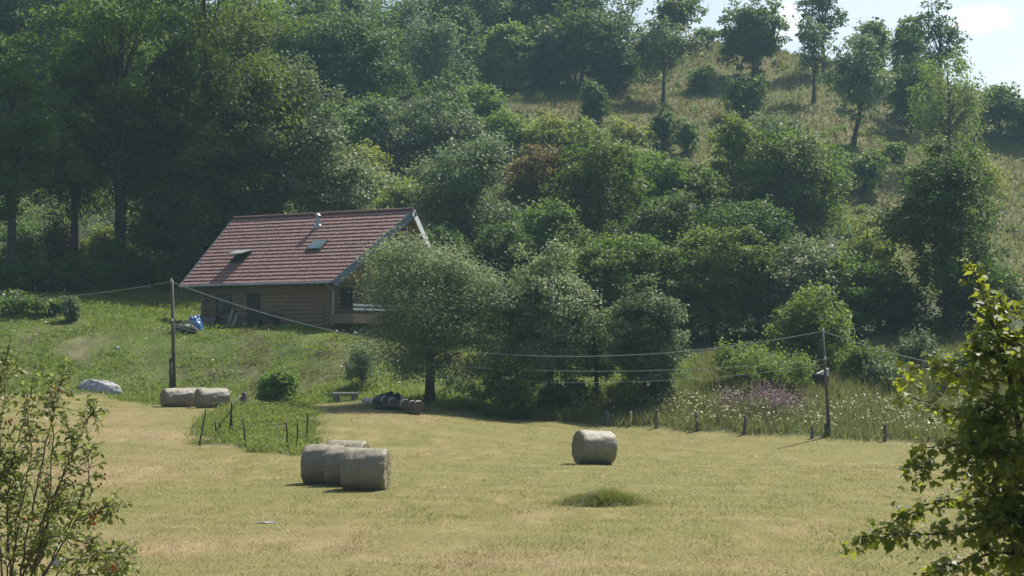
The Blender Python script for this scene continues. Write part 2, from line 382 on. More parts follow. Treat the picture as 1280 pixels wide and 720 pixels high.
# ------------------------------------------------------------------ house
WOOD = simple("log_wood", (.155,.105,.058), (.30,.205,.112), 5, .75, (.25, 4, 4), bd=.02)
WOOD_OR = simple("larch_boards", (.23,.125,.058), (.38,.21,.095), 4, .7, (4, 4, .4), bd=.015)
WOOD_DK = simple("dark_timber", (.03,.022,.016), (.07,.05,.035), 5, .8)
WOOD_GREY = simple("grey_timber", (.16,.155,.14), (.34,.33,.31), 7, .85, (3, 3, .5))
BARGE = simple("slate_blue_board", (.105,.125,.145), (.17,.195,.215), 3, .5, bs=.1)
ZINC = simple("zinc", (.28,.29,.30), (.45,.46,.47), 5, .35, metal=.8, bs=.05)
DARK = simple("painted_shadow", (.010,.010,.011), (.02,.02,.02), 3, .9, bs=0)
GLASS = simple("window_glass", (.02,.028,.035), (.04,.05,.06), 1, .08, bs=0)
GLASS_SKY = simple("rooflight_glass", (.10,.16,.17), (.16,.22,.23), 1.5, .12, bs=0)
WHITE = simple("white_paint", (.62,.62,.60), (.80,.80,.78), 4, .6, bs=.1)
STONE = simple("plinth_stone", (.13,.125,.115), (.27,.255,.23), 3, .9)
# tiles: real stepped courses, colour varied tile by tile
m, t, b = new_mat("clay_tiles")
cc = t.nodes.new("ShaderNodeTexCoord"); mpn = t.nodes.new("ShaderNodeMapping"); mpn.inputs["Scale"].default_value = (3.4, 2.6, 0)
t.links.new(cc.outputs["Object"], mpn.inputs[0])
vor = t.nodes.new("ShaderNodeTexVoronoi"); vor.inputs["Scale"].default_value = 1.0; vor.inputs["Randomness"].default_value = .35; t.links.new(mpn.outputs[0], vor.inputs["Vector"])
sc2 = t.nodes.new("ShaderNodeSeparateColor"); t.links.new(vor.outputs["Color"], sc2.inputs[0])
tile = ramp(t, sc2.outputs[0], [(0, (.205,.112,.094)), (.5, (.235,.128,.108)), (1, (.27,.148,.126))])
tile = mixc(t, ramp(t, noise(t, .6, 5, coords(t)), [(.45, (0, 0, 0)), (.75, (.3, .3, .3))]), tile, (.165, .11, .09))
t.links.new(tile, b.inputs["Base Color"]); b.inputs["Roughness"].default_value = .62
w2 = t.nodes.new("ShaderNodeTexWave"); w2.bands_direction = 'X'; w2.inputs["Scale"].default_value = .55; t.links.new(coords(t), w2.inputs["Vector"])
bump(t, b, w2.outputs["Fac"], .35, .05)
TILE = m
H = thing("chalet", "timber chalet with red tiled roof on the grassy bank, the only house", "house", (HO[0], HO[1], HB), math.atan2(s33, c33))
ZE, ZR = float(HO[2] - HB), 7.27
XL, XR, RL, RR = -12.2, 0.0, -13.1, 1.62
EV = lambda side, f: None
def roof_pt(x_f, s, side=0, off=0.0):
    """x_f 0..1 along, s 0 eave..1 ridge, side 0 near / 1 far; off along the slope normal"""
    x = (XL + (RL - XL) * s) * (1 - x_f) + (XR + (RR - XR) * s) * x_f
    y = 6 * s if side == 0 else 12 - 6 * s
    z = ZE + (ZR - ZE) * s
    L = math.hypot(6, ZR - ZE); ny_ = -(ZR - ZE) / L if side == 0 else (ZR - ZE) / L
    return (x, y + ny_ * off, z + 6 / L * off)
for side in (0, 1):
    mb = MB(); NC = 19; rt = np.random.default_rng(side + 3)
    for i in range(NC):
        a, c_ = i / NC, (i + 1) / NC
        NT = 44
        for q in range(NT):
            f0, f1 = q / NT, (q + 1) / NT; j_ = rt.normal(0, .003); sj = rt.normal(0, .0016)
            lo0, lo1 = roof_pt(f0, a + sj, side, .068 + j_), roof_pt(f1, a + sj, side, .068 + j_ + rt.normal(0, .004))
            lm = roof_pt((f0 + f1) / 2, a + sj, side, .09 + j_)
            hi0, hi1 = roof_pt(f0, c_ + .004, side, .015), roof_pt(f1, c_ + .004, side, .015); hm = roof_pt((f0 + f1) / 2, c_ + .004, side, .03)
            b0, b1 = roof_pt(f0, a, side, .0), roof_pt(f1, a, side, .0)
            mb.add([lo0, lm, lo1, hi1, hm, hi0, b0, b1], [(0, 1, 4, 5), (1, 2, 3, 4), (6, 7, 2, 1, 0), (6, 0, 5), (7, 3, 2)])
    rf = mb.build("roof", TILE, H)
    mb = MB()      # boarded underside
    u = [roof_pt(0, 0, side, -.02), roof_pt(1, 0, side, -.02), roof_pt(1, .995, side, -.02), roof_pt(0, .995, side, -.02)]
    l = [roof_pt(0, 0, side, -.16), roof_pt(1, 0, side, -.16), roof_pt(1, .995, side, -.16), roof_pt(0, .995, side, -.16)]
    mb.add(u + l, [(0, 1, 2, 3), (7, 6, 5, 4), (0, 4, 5, 1), (1, 5, 6, 2), (2, 6, 7, 3), (3, 7, 4, 0)])
    mb.build("soffit", WOOD_OR, H)
    for xf in (0, 1):
        mb = MB(); e = .05 if xf else -.05
        p, q = Vector(roof_pt(xf, 0, side, -.17)), Vector(roof_pt(xf, 1, side, -.17))
        p.x += e; q.x += e; q.z += .02
        mb.beam(p, q, .07, .46, up=(0, 0, 1))
        mb.build("barge_board", BARGE if side == 0 else WHITE if xf else BARGE, H)
mb = MB(); mb.tube([(RL, 6, ZR + .06), (RR, 6, ZR + .06)], .13, 8); rc = mb.build("ridge_cap", simple("ridge_tiles", (.10,.055,.045), (.18,.09,.07), 4, .8), H)
mb = MB(); mb.tube([(XL, -.09, ZE - .05), (XR, -.09, ZE - .05)], .075, 8); mb.build("gutter", ZINC, H)
mb = MB(); mb.tube([(-.55, .05, ZE - .1), (-.6, .85, ZE - .55), (-.6, .85, .1)], .05, 7); mb.build("downpipe", ZINC, H)
WX0, WX1, WY0, WY1 = -11.0, -.95, 1.0, 11.0
def eave_z(y): return ZE + (ZR - ZE) * (y / 6 if y < 6 else (12 - y) / 6) - .17
mb = MB(); mb.box(WX0 + .1, WX1 - .1, WY0 + .1, WY1 - .1, -2.2, eave_z(1) - .03)
for x_ in (WX0 + .1, WX1 - .1):
    pass
mb.build("wall_core", WOOD, H)
mb = MB()
for k in range(11):                      # logs of the long near wall and both gable ends
    z = .12 + .255 * k
    mb.tube([(WX0 - .3, WY0, z), (WX1 + .3, WY0, z)], .155, 10)
    if z < 2.7: mb.tube([(WX1, WY0 - .3, z + .12), (WX1, WY1 + .3, z + .12)], .135, 8); mb.tube([(WX0, WY0 - .3, z + .12), (WX0, WY1 + .3, z + .12)], .135, 8)
mb.build("log_wall", WOOD, H, smooth=True)
for x_, nm in ((WX1, 1), (WX0, 0)):      # boarded gable triangles
    mb = MB()
    th = .08
    k = 26; y_ = np.linspace(1.25, 10.75, k + 1)
    for i in range(k):
        a, c_ = y_[i] + .012, y_[i + 1] - .012
        za, zb = eave_z(a) - .06, eave_z(c_) - .06
        zz = 2.72
        if min(za, zb) < zz + .05: continue
        vs = [(x_ - th, a, zz), (x_ + th, a, zz), (x_ + th, c_, zz), (x_ - th, c_, zz), (x_ - th, a, za), (x_ + th, a, za), (x_ + th, c_, zb), (x_ - th, c_, zb)]
        mb.add(vs, [(3, 2, 1, 0), (4, 5, 6, 7), (0, 1, 5, 4), (1, 2, 6, 5), (2, 3, 7, 6), (3, 0, 4, 7)])
    mb.build("gable_boards", WOOD_OR, H)
mb = MB(); mb.box(WX0 - .05, WX1 + .05, WY0 - .05, WY1 + .05, -2.6, .0); mb.build("plinth", STONE, H)
# gable truss: posts and tie beam of the deep overhang
mb = MB()
mb.beam((.95, 2.6, 3.9), (.95, 9.4, 3.9), .16, .2); mb.beam((1.05, 6, 3.95), (1.05, 6, 6.9), .15, .15, up=(1, 0, 0))
mb.beam((.9, 3.6, .85), (.9, 3.6, 4.9), .15, .15, up=(1, 0, 0)); mb.beam((.9, 8.4, .85), (.9, 8.4, 4.9), .15, .15, up=(1, 0, 0))
mb.build("gable_truss", WOOD_GREY, H)
def window(x0, x1, z0, z1, name="window"):
    mb = MB(); y = WY0 - .16
    mb.box(x0 - .08, x0, y - .04, y + .1, z0 - .08, z1 + .08); mb.box(x1, x1 + .08, y - .04, y + .1, z0 - .08, z1 + .08)
    mb.box(x0, x1, y - .04, y + .1, z1, z1 + .08); mb.box(x0, x1, y - .04, y + .1, z0 - .08, z0); mb.box((x0 + x1) / 2 - .03, (x0 + x1) / 2 + .03, y - .03, y + .09, z0, z1)
    w = mb.build(name, WOOD_DK, H); mb = MB(); mb.box(x0, x1, y, y + .04, z0, z1); mb.build("pane", GLASS, w)
window(-9.9, -8.8, .95, 2.0)
mb = MB(); mb.box(-7.4, -6.4, WY0 - .2, WY0 - .02, .03, 2.15)
for k in range(5): mb.box(-7.38 + .2 * k, -7.22 + .2 * k, WY0 - .225, WY0 - .2, .06, 2.1)
d = mb.build("door", WOOD_DK, H); mb = MB(); mb.tube([(-6.55, WY0 - .27, 1.0), (-6.55, WY0 - .27, 1.15)], .025, 6); mb.build("handle", ZINC, d)
for (y0, y1, z0, z1) in ((1.9, 2.9, 1.25, 2.3), (5.4, 6.6, .9, 2.4), (5.5, 6.5, 4.1, 5.1)):   # gable windows
    mb = MB(); x = WX1 + .15
    mb.box(x, x + .06, y0 - .07, y0, z0 - .07, z1 + .07); mb.box(x, x + .06, y1, y1 + .07, z0 - .07, z1 + .07); mb.box(x, x + .06, y0, y1, z1, z1 + .07); mb.box(x, x + .06, y0, y1, z0 - .07, z0)
    mb.box(x, x + .05, (y0 + y1) / 2 - .03, (y0 + y1) / 2 + .03, z0, z1)
    w = mb.build("window", WOOD_DK, H); mb = MB(); mb.box(x - .02, x + .02, y0, y1, z0, z1); mb.build("pane", GLASS, w)
# balcony round the gable
mb = MB(); mb.box(WX1 + .16, .95, .75, 12.6, .55, .68)
bal = mb.build("balcony", WOOD_OR, H)
mb = MB(); mb.box(.955, 1.0, .75, 12.6, .22, .80); mb.box(WX1 + .16, .955, .705, .748, .22, .80); mb.build("fascia_board", WOOD, bal)
mb = MB()
for y in np.arange(.82, 12.6, 1.45): mb.box(.9, .98, y - .04, y + .04, .68, 1.62)
mb.box(.90, .98, .72, 12.6, 1.62, 1.68); mb.build("railing_post", WOOD_DK, bal)
mb = MB()
for z in (1.0, 1.25): mb.box(.984, 1.02, .78, 12.5, z, z + .13)
mb.build("railing_board", WHITE, bal)
for y in (1.2, 4.5, 8.0, 11.8):
    mb = MB(); mb.box(.75, .9, y - .08, y + .08, -3.2, .55); mb.build("balcony_support", WOOD_DK, H)
# pale sheet roof over the far end of the balcony
mb = MB(); mb.add([(.2, 11.3, 2.75), (2.3, 10.6, 2.55), (2.3, 13.2, 2.5), (.2, 13.2, 2.75), (.2, 11.3, 2.69), (2.3, 10.6, 2.49), (2.3, 13.2, 2.44), (.2, 13.2, 2.69)],
    [(0, 1, 2, 3), (7, 6, 5, 4), (0, 4, 5, 1), (1, 5, 6, 2), (2, 6, 7, 3), (3, 7, 4, 0)])
pr = mb.build("porch_roof", WHITE, H)
mb = MB(); mb.box(2.15, 2.25, 10.75, 10.85, -2.5, 2.48); mb.box(2.15, 2.25, 13, 13.1, -2.5, 2.44); mb.build("porch_post", WOOD_GREY, H)
# roof openings, found by meeting the sight line with the roof plane
HM = Matrix.Translation((HO[0], HO[1], HB)) @ Matrix.Rotation(math.atan2(s33, c33), 4, 'Z')
HI = HM.inverted()
def roof_hit(px, py):
    o = HI @ Vector(EYE); d = HI.to_3x3() @ Vector(px_dir(px, py))
    nrm = Vector((0, -(ZR - ZE), 6)).normalized(); p0 = Vector((0, 0, ZE))
    k = (p0 - o).dot(nrm) / d.dot(nrm); return o + d * k, nrm
SL = Vector((0, 6, ZR - ZE)).normalized()
def roof_box(mb, p, nrm, w, h, z0, z1, tilt=0.0):
    u = Vector((1, 0, 0)); s_ = SL; n_ = nrm
    if tilt:
        R = Matrix.Rotation(tilt, 3, u); s_ = R @ SL; n_ = R @ nrm
    vs = [p + u * (w / 2 * i) + s_ * (h * j) + n_ * z for z in (z0, z1) for (i, j) in ((-1, 0), (1, 0), (1, 1), (-1, 1))]
    mb.add(vs, [(3, 2, 1, 0), (4, 5, 6, 7), (0, 1, 5, 4), (1, 2, 6, 5), (2, 3, 7, 6), (3, 0, 4, 7)])
p, nrm = roof_hit(392, 314)
mb = MB(); roof_box(mb, p, nrm, 1.25, 1.0, .05, .16); sk = mb.build("skylight", WOOD_DK, H)
mb = MB(); roof_box(mb, p + SL * .08, nrm, 1.07, .84, .161, .185); mb.build("pane", GLASS_SKY, sk)
p, nrm = roof_hit(296, 329)
mb = MB(); roof_box(mb, p, nrm, 1.15, 1.2, .05, .13); sk = mb.build("skylight", WOOD_DK, H); sk["label"] = "open skylight with raised sash"
mb = MB(); roof_box(mb, p + SL * .08, nrm, .97, 1.0, .131, .145); mb.build("unlit_opening", DARK, sk)  # solid dark panel; its colour stands for the unlit space under the sash
top = p + SL * 1.15 + nrm * .16
mb = MB()
u = Vector((1, 0, 0)); R = Matrix.Rotation(math.radians(-24), 3, u); s_ = -(R @ SL); n_ = R @ nrm
vs = [top + u * (.57 * i) + s_ * (1.15 * j) + n_ * z for z in (0, .06) for (i, j) in ((-1, 0), (-1, 1), (1, 1), (1, 0))]
mb.add(vs, [(3, 2, 1, 0), (4, 5, 6, 7), (0, 1, 5, 4), (1, 2, 6, 5), (2, 3, 7, 6), (3, 0, 4, 7)])
mb.build("sash", simple("sash_grey", (.22,.25,.24), (.32,.35,.34), 4, .4, bs=0), sk)
p, nrm = roof_hit(397, 284)
mb = MB(); mb.tube([p - Vector((0, 0, .2)), p + Vector((0, 0, .62))], .13, 12)
mb.lathe([(.15, .62), (.15, .65), (.05, .67)], 12, Matrix.Translation(p)); mb.lathe([(.22, .76), (.05, .88)], 12, Matrix.Translation(p)); mb.tube([p + Vector((0, 0, .58)), p + Vector((0, 0, .84))], .03, 5)
fl = mb.build("chimney_flue", ZINC, H, smooth=False)
mb = MB(); roof_box(mb, p - SL * .3, nrm, .6, .7, .05, .1); mb.build("flashing", ZINC, fl)
# things standing along the near wall
def wloc(x, y): w = hw(x, y); return (w[0], w[1], gz(*w))
RZ = math.atan2(s33, c33)
for i, (x, hgt, lean, lab) in enumerate(((-8.6, 1.25, .5, "tall grey plank leaning on the log wall right of the small window"), (-8.15, .95, .35, "short grey plank leaning on the log wall beside the taller plank"))):
    w = wloc(x, .3); mb = MB(); mb.beam((0, 0, 0), (.12, lean * .9, hgt), .22, .04, up=(0, -1, 0))
    prop(mb.build("plank", WOOD_GREY, None, w, RZ), lab, "plank", "planks leaning on the chalet")
w = wloc(-10.1, .35)
P = thing("firewood_rack", "low stack of split firewood under the small chalet window", "firewood", w, RZ)
mb = MB(); mb.box(-.75, -.68, -.2, .2, -.15, .85); mb.box(.68, .75, -.2, .2, -.15, .85); mb.box(-.68, .68, -.2, .2, 0, .06); mb.build("rack_frame", WOOD_DK, P)
mb = MB(); rr = random.Random(3)
for k in range(6):
    for j in range(11): mb.tube([(-.6 + .12 * j + rr.uniform(-.02, .02), -.22 + rr.uniform(-.04, .04), .125 + .115 * k), (-.6 + .12 * j, .2, .125 + .115 * k)], .055, 6)
mb.build("split_logs", WOOD_GREY, P)
w = wloc(-5.2, .25); P = thing("garden_bench", "dark wooden bench against the log wall right of the door", "bench", w, RZ)
mb = MB(); mb.box(-.8, .8, -.22, .22, .42, .47); mb.build("seat", WOOD_DK, P)
for x in (-.65, .65):
    mb = MB(); mb.box(x - .04, x + .04, -.2, .2, -.2, .418); mb.build("leg", WOOD_DK, P)
mb = MB(); mb.box(-.8, .8, .24, .28, .55, .9); mb.build("backrest", WOOD_DK, P)

# ------------------------------------------------------------------ trees and bushes
def crown_mesh(seed, W, Dp, z0, z1, kind, leaf, mat, dens=1.0, lai=1.5, lean=(0, 0)):
    rng = np.random.default_rng(seed); Hc = z1 - z0; R = np.array([W / 2, Dp / 2, Hc / 2]); C = np.array([0, 0, (z0 + z1) / 2])
    Rm = (R[0] + R[2]) / 2
    lobes = []
    if kind == 'apple': nl = 20
    else: nl = {'round': 13, 'ash': 20, 'dome': 10, 'column': 13, 'birch': 14, 'willow': 14, 'sparse': 12, 'pine': 14}[kind]
    if Hc / W > 1.5: nl = int(nl * min(Hc / W / 1.3, 1.7))
    fr = {'round': (.34, .50), 'ash': (.20, .36), 'dome': (.36, .52), 'column': (.30, .42), 'birch': (.26, .36), 'willow': (.24, .36), 'sparse': (.16, .26), 'apple': (.26, .42), 'pine': (.26, .36)}[kind]
    lo_r = min(R[0], R[2]) * 1.12
    for i in range(nl * 6):
        if len(lobes) >= nl: break
        d = rnd_unit(rng, 1)[0]
        if kind in ('dome', 'willow') and d[2] < -.35: continue
        q = rng.uniform(.25, .82) ** .7
        lr = rng.uniform(*fr) * lo_r
        c_ = d * q * np.clip(R - lr * .8, .05, None)
        hgt = (c_[2] / R[2] + 1) / 2
        prof = 1.0
        if kind == 'ash': prof = .62 + .5 * math.sin(math.pi * min(1, hgt * .95 + .1))
        if kind == 'round' or kind == 'apple': prof = 1.0
        if kind in ('pine', 'column'): prof = 1.12 - .75 * max(0, hgt - .25)
        c_ = c_ * np.array([prof, prof, 1])
        if any(np.linalg.norm(c_ - l[0]) < .45 * (lr + l[1]) * .8 for l in lobes) and rng.random() < .8: continue
        lobes.append((c_, lr))
    if kind in ('dome', 'round', 'willow', 'apple'): lobes.append((np.array([0, 0, -.1 * R[2]]), .55 * lo_r))
    pos, nrm, tint = [], [], []
    rc0 = np.clip(W * .085, .25, .85)
    for (c_, lr) in lobes:
        area = 4 * math.pi * lr * lr
        nc = max(6, int(area / (math.pi * rc0 ** 2) * .8 * dens))
        d = rnd_unit(rng, nc); d[:, 2] = np.where((d[:, 2] < -.3) & (rng.random(nc) < .6), -d[:, 2], d[:, 2])
        rad = lr * np.where(rng.random(nc) < .14, rng.uniform(1.1, 1.4, nc), rng.uniform(.7, 1.08, nc))
        cc_ = c_ + d * rad[:, None] * np.array([1, 1, .9])
        lob_t = rng.uniform(-.16, .16)
        for k in range(nc):
            rc = rc0 * rng.uniform(.6, 1.35)
            nlv = max(4, int(lai * math.pi * rc * rc / (.33 * leaf * leaf)))
            off = rng.normal(size=(nlv, 3)) * np.array([.5, .5, .26]) * rc
            if kind in ('birch',): off[:, 2] -= np.abs(rng.normal(size=nlv)) * rc * 1.2
            if kind == 'willow': off = off * np.array([.5, .5, 1.7]) + np.outer(np.abs(rng.normal(size=nlv)) * .6 * rc, d[k] * .6 + np.array([0, 0, .8]))
            if kind == 'pine': off = off * np.array([.8, .8, 1.5])
            pos.append(cc_[k] + off)
            nn_ = d[k] * .55 + np.array([0, 0, .55]) + rng.normal(size=(nlv, 3)) * .55
            nrm.append(nn_)
            tint.append(np.clip(.5 + lob_t + rng.normal(0, .2) + rng.normal(0, .14, nlv), 0, 1))
    pos = np.concatenate(pos); nrm = np.concatenate(nrm); tint = np.concatenate(tint)
    nrm /= np.linalg.norm(nrm, axis=1, keepdims=True)
    hgt = np.clip((pos[:, 2] + R[2]) / (2 * R[2]), 0, 1.2)
    rr_ = np.percentile(np.hypot(pos[:, 0], pos[:, 1] * W / Dp), 94 if kind != 'apple' else 91); pos[:, :2] *= (W / 2) / rr_
    qa, qb = np.percentile(pos[:, 2], 1.0), np.percentile(pos[:, 2], 99.3); pos[:, 2] = -R[2] + (pos[:, 2] - qa) * 2 * R[2] / (qb - qa)
    pos[:, 0] += lean[0] * hgt; pos[:, 1] += lean[1] * hgt
    pos += C
    keep = pos[:, 2] > .05
    pos, nrm, tint = pos[keep], nrm[keep], tint[keep]
    me = np_mesh("crown", leaf_quads(rng, pos, nrm, leaf, .62 if kind not in ('willow', 'birch', 'apple') else .45, .3), 4, tint, mat)
    return me, [(l[0] + C + np.array([lean[0], lean[1], 0]) * .5, l[1]) for l in lobes]
def trunk_mb(seed, hgt, r, lobes, bend=.03, lean=(0, 0), forks=1):
    rng = np.random.default_rng(seed + 5000); mb = MB()
    ns = 9; pts = []; w = rng.normal(size=2) * bend * hgt
    for i in range(ns):
        s = i / (ns - 1)
        pts.append(np.array([w[0] * math.sin(s * 3) + lean[0] * s ** 1.5, w[1] * math.sin(s * 2.4) + lean[1] * s ** 1.5, hgt * s - .25 * (i == 0)]))
    rad = [r * (1.35 if i == 0 else 1) * (1 - .82 * (i / (ns - 1))) for i in range(ns)]
    mb.tube(pts, rad, 8)
    for (c_, lr) in lobes:
        zb = min(max(c_[2] - rng.uniform(.25, .5) * hgt * .6, hgt * .18), hgt * .9); s = zb / hgt
        k = min(int(s * (ns - 1)), ns - 2); fr_ = s * (ns - 1) - k; a = pts[k] * (1 - fr_) + pts[k + 1] * fr_
        mid = a * .45 + c_ * .55 + np.array([0, 0, .12 * np.linalg.norm(c_ - a)]) * rng.uniform(-.3, 1)
        r0 = r * (1 - .82 * s) * .55
        mb.tube([a, a * .6 + mid * .4, mid, c_], [r0, r0 * .8, r0 * .6, r0 * .25], 6)
        for _ in range(3):
            e = c_ + rnd_unit(rng, 1)[0] * lr * .9; mb.tube([mid, (mid + e) / 2 + rng.normal(size=3) * lr * .12, e], [r0 * .45, r0 * .3, r0 * .12], 5)
    return mb
SEED = [100]
TREES = []
def tree(name, kind, px, top, base, wpx, mat, label, cat="tree", cb=None, lean=(0, 0), dens=1.0, lai=1.5, trunk_r=None, group=None, depth=1.0, leafk=1.0, off=0.0):
    SEED[0] += 1; seed = SEED[0]
    g = hit(px, base); D = g[1]; sc = D / F
    hgt = (base - top) * sc; W = wpx * sc
    leaf = float(np.clip(3.7 * D / 1911, .13, .5)) * leafk
    bush = kind in ('dome', 'willow')
    if group in (G_M, G_F) and mat != 'brown' or (group == G_L and cb is None): cb = base - 4
    if group in (G_M, G_F, G_L) and not bush: wpx = wpx * 1.08; W = wpx * sc
    if cb is None: cbz = hgt * (.02 if bush else .13)
    else: cbz = (base - cb) * sc
    T = thing(name, label, cat, (g[0], g[1], g[2]), 0, group)
    me, lobes = crown_mesh(seed, W * .97, W * depth, cbz, hgt * .985, kind, leaf, LM[mat], dens, lai, lean)
    r = trunk_r or (.05 + .011 * hgt if bush else .07 + .017 * hgt)
    if bush:
        link_mesh("foliage", me, T)
        mb = MB(); rng = np.random.default_rng(seed)
        for (c_, lr) in lobes: mb.tube([(c_[0] * .15, c_[1] * .15, -.1), c_ * .5 + np.array([0, 0, .1]), c_], [r * .6, r * .4, r * .15], 5)
        mb.build("stems", BARK, T)
    else:
        co_ = link_mesh("crown", me, T); co_.location.x = off; lobes = [(l_[0] + np.array([off, 0, 0]), l_[1]) for l_ in lobes]
        trunk_mb(seed, hgt * (.62 if kind == 'apple' else .9), r, lobes, .012 if kind == 'ash' else .025, (0, 0) if kind == 'apple' else lean).build("trunk", BARK, T, smooth=True)
    TREES.append((g[0], g[1], W))
    return T
G_L = "tall trees above the bank on the left"; G_M = "trees of the wooded slope"; G_H = "trees on the grassy hilltop"; G_B = "bushes on the grassy hillside"; G_F = "trees at the foot of the slope"
# left wood
tree('ash_tree','ash',150,-75,350,195,'mid',"tall dark ash with a straight bare lower trunk, left of the chalet roof",cb=240,group=G_L,dens=.6,lai=1.25)
tree('ash_tree','ash',250,-95,348,205,'mid',"tallest ash with twin upright stems, directly above the left end of the roof",cb=235,group=G_L,dens=.6,lai=1.25)
tree('ash_tree','ash',15,42,355,150,'mid',"broad bushy ash with a pale top, cut by the left picture edge",cb=270,group=G_L)
tree('ash_tree','ash',352,75,335,150,'grey',"pale grey-green ash with drooping outer sprays, just above the roof ridge",cb=265,group=G_L)
tree('broadleaf_tree','round',415,188,318,125,'silver',"low pale grey tree peeking over the roof ridge behind the chimney",cb=290,group=G_L)
tree('broadleaf_tree','round',20,-45,190,190,'dark',"darkest tree in the upper left corner, behind the pale-topped ash",group=G_L)
tree('broadleaf_tree','round',115,-60,205,150,'dark',"dark tree behind the straight-trunked ash on the left",group=G_L)
tree('broadleaf_tree','round',205,-30,215,140,'dark',"shaded tree seen between the two tall ash trunks",group=G_L)
tree('broadleaf_tree','round',305,-40,190,130,'mid',"green rounded tree filling the gap right of the tallest ash",group=G_L)
tree('broadleaf_tree','round',290,110,335,130,'dark',"shaded tree standing directly behind the left end of the roof",group=G_L)
tree('broadleaf_tree','round',95,60,340,120,'dark',"shaded low-branched tree behind the straight ash trunk",cb=270,group=G_L)
tree('broadleaf_tree','round',215,50,348,140,'dark',"dark tree close behind the pole top at the wood's edge",group=G_L)
tree('bush','dome',76,284,338,56,'brown',"tawny sunlit bush under the tall ash trees",'bush',group="undergrowth bushes on the left")
tree('bush','dome',134,288,340,56,'yellow',"yellow-green sunlit bush beside the tawny one under the ashes",'bush',group="undergrowth bushes on the left")
tree('bush','dome',28,296,352,66,'light',"light green bush near the left edge below the pale-topped ash",'bush',group="undergrowth bushes on the left")
tree('bush','dome',62,330,366,70,'dark',"dark shaded bush behind the white-flowered bush",'bush',group="undergrowth bushes on the left")
tree('bush','dome',185,318,360,90,'dark',"dark spreading bush in the shade left of the pole",'bush',group="undergrowth bushes on the left")
tree('bush','dome',112,316,364,84,'dark',"dark shaded bush between the two sunlit bushes and the bank's rim",'bush',group="undergrowth bushes on the left")
tree('bush','dome',20,322,362,80,'dark',"dark shaded bush at the left edge behind the white flowers",'bush',group="undergrowth bushes on the left")
tree('bush','dome',150,300,352,66,'mid',"bush in half shade at the foot of the straight ash trunk",'bush',group="undergrowth bushes on the left")
fb = tree('flowering_bush','dome',18,362,392,58,'mid',"bush dotted with white flowers atop the bank at the left edge",'bush',group="undergrowth bushes on the left")
fb2 = tree('flowering_bush','dome',58,373,394,44,'mid',"smaller white-flowered bush on top of the bank",'bush',group="undergrowth bushes on the left")
tree('sapling','willow',88,371,402,24,'grey',"thin upright sapling at the rim of the bank",'sapling')
# wooded slope, upper part
tree('broadleaf_tree','round',432,20,185,142,'dark',"large round dome-shaped dark tree above the chalet ridge",group=G_M,depth=1.0)
tree('broadleaf_tree','round',372,-35,130,100,'mid',"tree behind the big dark dome, right of the tallest ash",group=G_M)
tree('broadleaf_tree','round',425,-40,105,105,'mid',"green tree at the upper edge straight above the dark dome",group=G_M)
tree('pine_tree','pine',497,-12,120,95,'grey',"grey-green feathery tree at the upper edge, right of the dark dome",group=G_M)
tree('pine_tree','pine',545,25,142,110,'grey',"grey-green soft-outlined tree right of the big dark dome",group=G_M)
tree('broadleaf_tree','round',548,-18,100,90,'dark',"dark crown at the upper edge behind the grey soft-outlined tree",group=G_M)
tree('broadleaf_tree','round',592,-28,88,85,'mid',"crown at the upper edge left of the lit yellowish tree",group=G_M)
tree('broadleaf_tree','round',645,-32,76,120,'dark',"dark crown at the upper edge above the lit yellowish tree",group=G_M)
tree('broadleaf_tree','round',708,-28,76,90,'dark',"dark crown at the upper edge behind the big clearing-side tree",group=G_M)
tree('broadleaf_tree','round',630,32,114,72,'light',"sunlit yellowish-topped tree left of the big dark clearing-side tree",cb=106,group=G_M)
tree('broadleaf_tree','round',728,12,113,112,'dark',"big dark tree standing over the small bare patch of the clearing",cb=108,group=G_M)
tree('broadleaf_tree','round',680,22,112,72,'dark',"dark tree between the yellowish-topped one and the big clearing-side tree",cb=106,group=G_M)
tree('broadleaf_tree','round',772,45,116,60,'dark',"small dark tree at the right foot of the big clearing-side tree",cb=110,group=G_M)
tree('bush','dome',598,108,165,68,'light',"light green bush just left of the bare patch",'bush',group=G_B)
tree('bush','dome',556,98,172,70,'mid',"mid-green bush below the grey soft-outlined tree",'bush',group=G_B)
tree('broadleaf_tree','round',528,118,232,135,'grey',"broad grey-green dome-shaped tree above the gable peak",cb=215,group=G_M)
tree('broadleaf_tree','round',440,128,232,105,'mid',"tree below the big dark dome, above the chimney",cb=218,group=G_M)
tree('broadleaf_tree','round',392,142,222,72,'dark',"dark small tree in the hollow left of the yellow-green one",group=G_M)
tree('broadleaf_tree','round',456,182,272,72,'yellow',"bright yellow-green little tree right above the roof ridge",cb=258,group=G_M)
tree('broadleaf_tree','round',500,225,300,80,'light',"light tree touching the right end of the roof ridge",group=G_M)
tree('ash_tree','ash',590,176,335,128,'grey',"large grey-green ash right of the gable peak",cb=300,group=G_M,lai=1.7)
tree('bush','dome',522,205,285,64,'silver',"pale silvery bush between gable peak and the large grey ash",'bush',group=G_M)
tree('broadleaf_tree','round',670,186,318,88,'brown',"brownish withering tree in the middle of the wooded slope",cb=290,group=G_M)
tree('broadleaf_tree','ash',746,166,335,125,'mid',"tall full green tree right of the brownish one",cb=300,group=G_M,lai=1.8)
tree('bush','dome',690,146,215,82,'yellow',"yellow-green bush above the brownish tree",'bush',group=G_B)
tree('bush','dome',636,140,205,78,'light',"light green bush above the large grey ash",'bush',group=G_B)
tree('bush','dome',728,150,215,70,'light',"light bush just below the dark bush of the clearing",'bush',group=G_B)
tree('bush','dome',790,183,232,80,'light',"light green bush below the pair of dark hillside bushes",'bush',group=G_B)
tree('broadleaf_tree','round',806,195,310,95,'mid',"green tree right of the tall full green one",group=G_M)
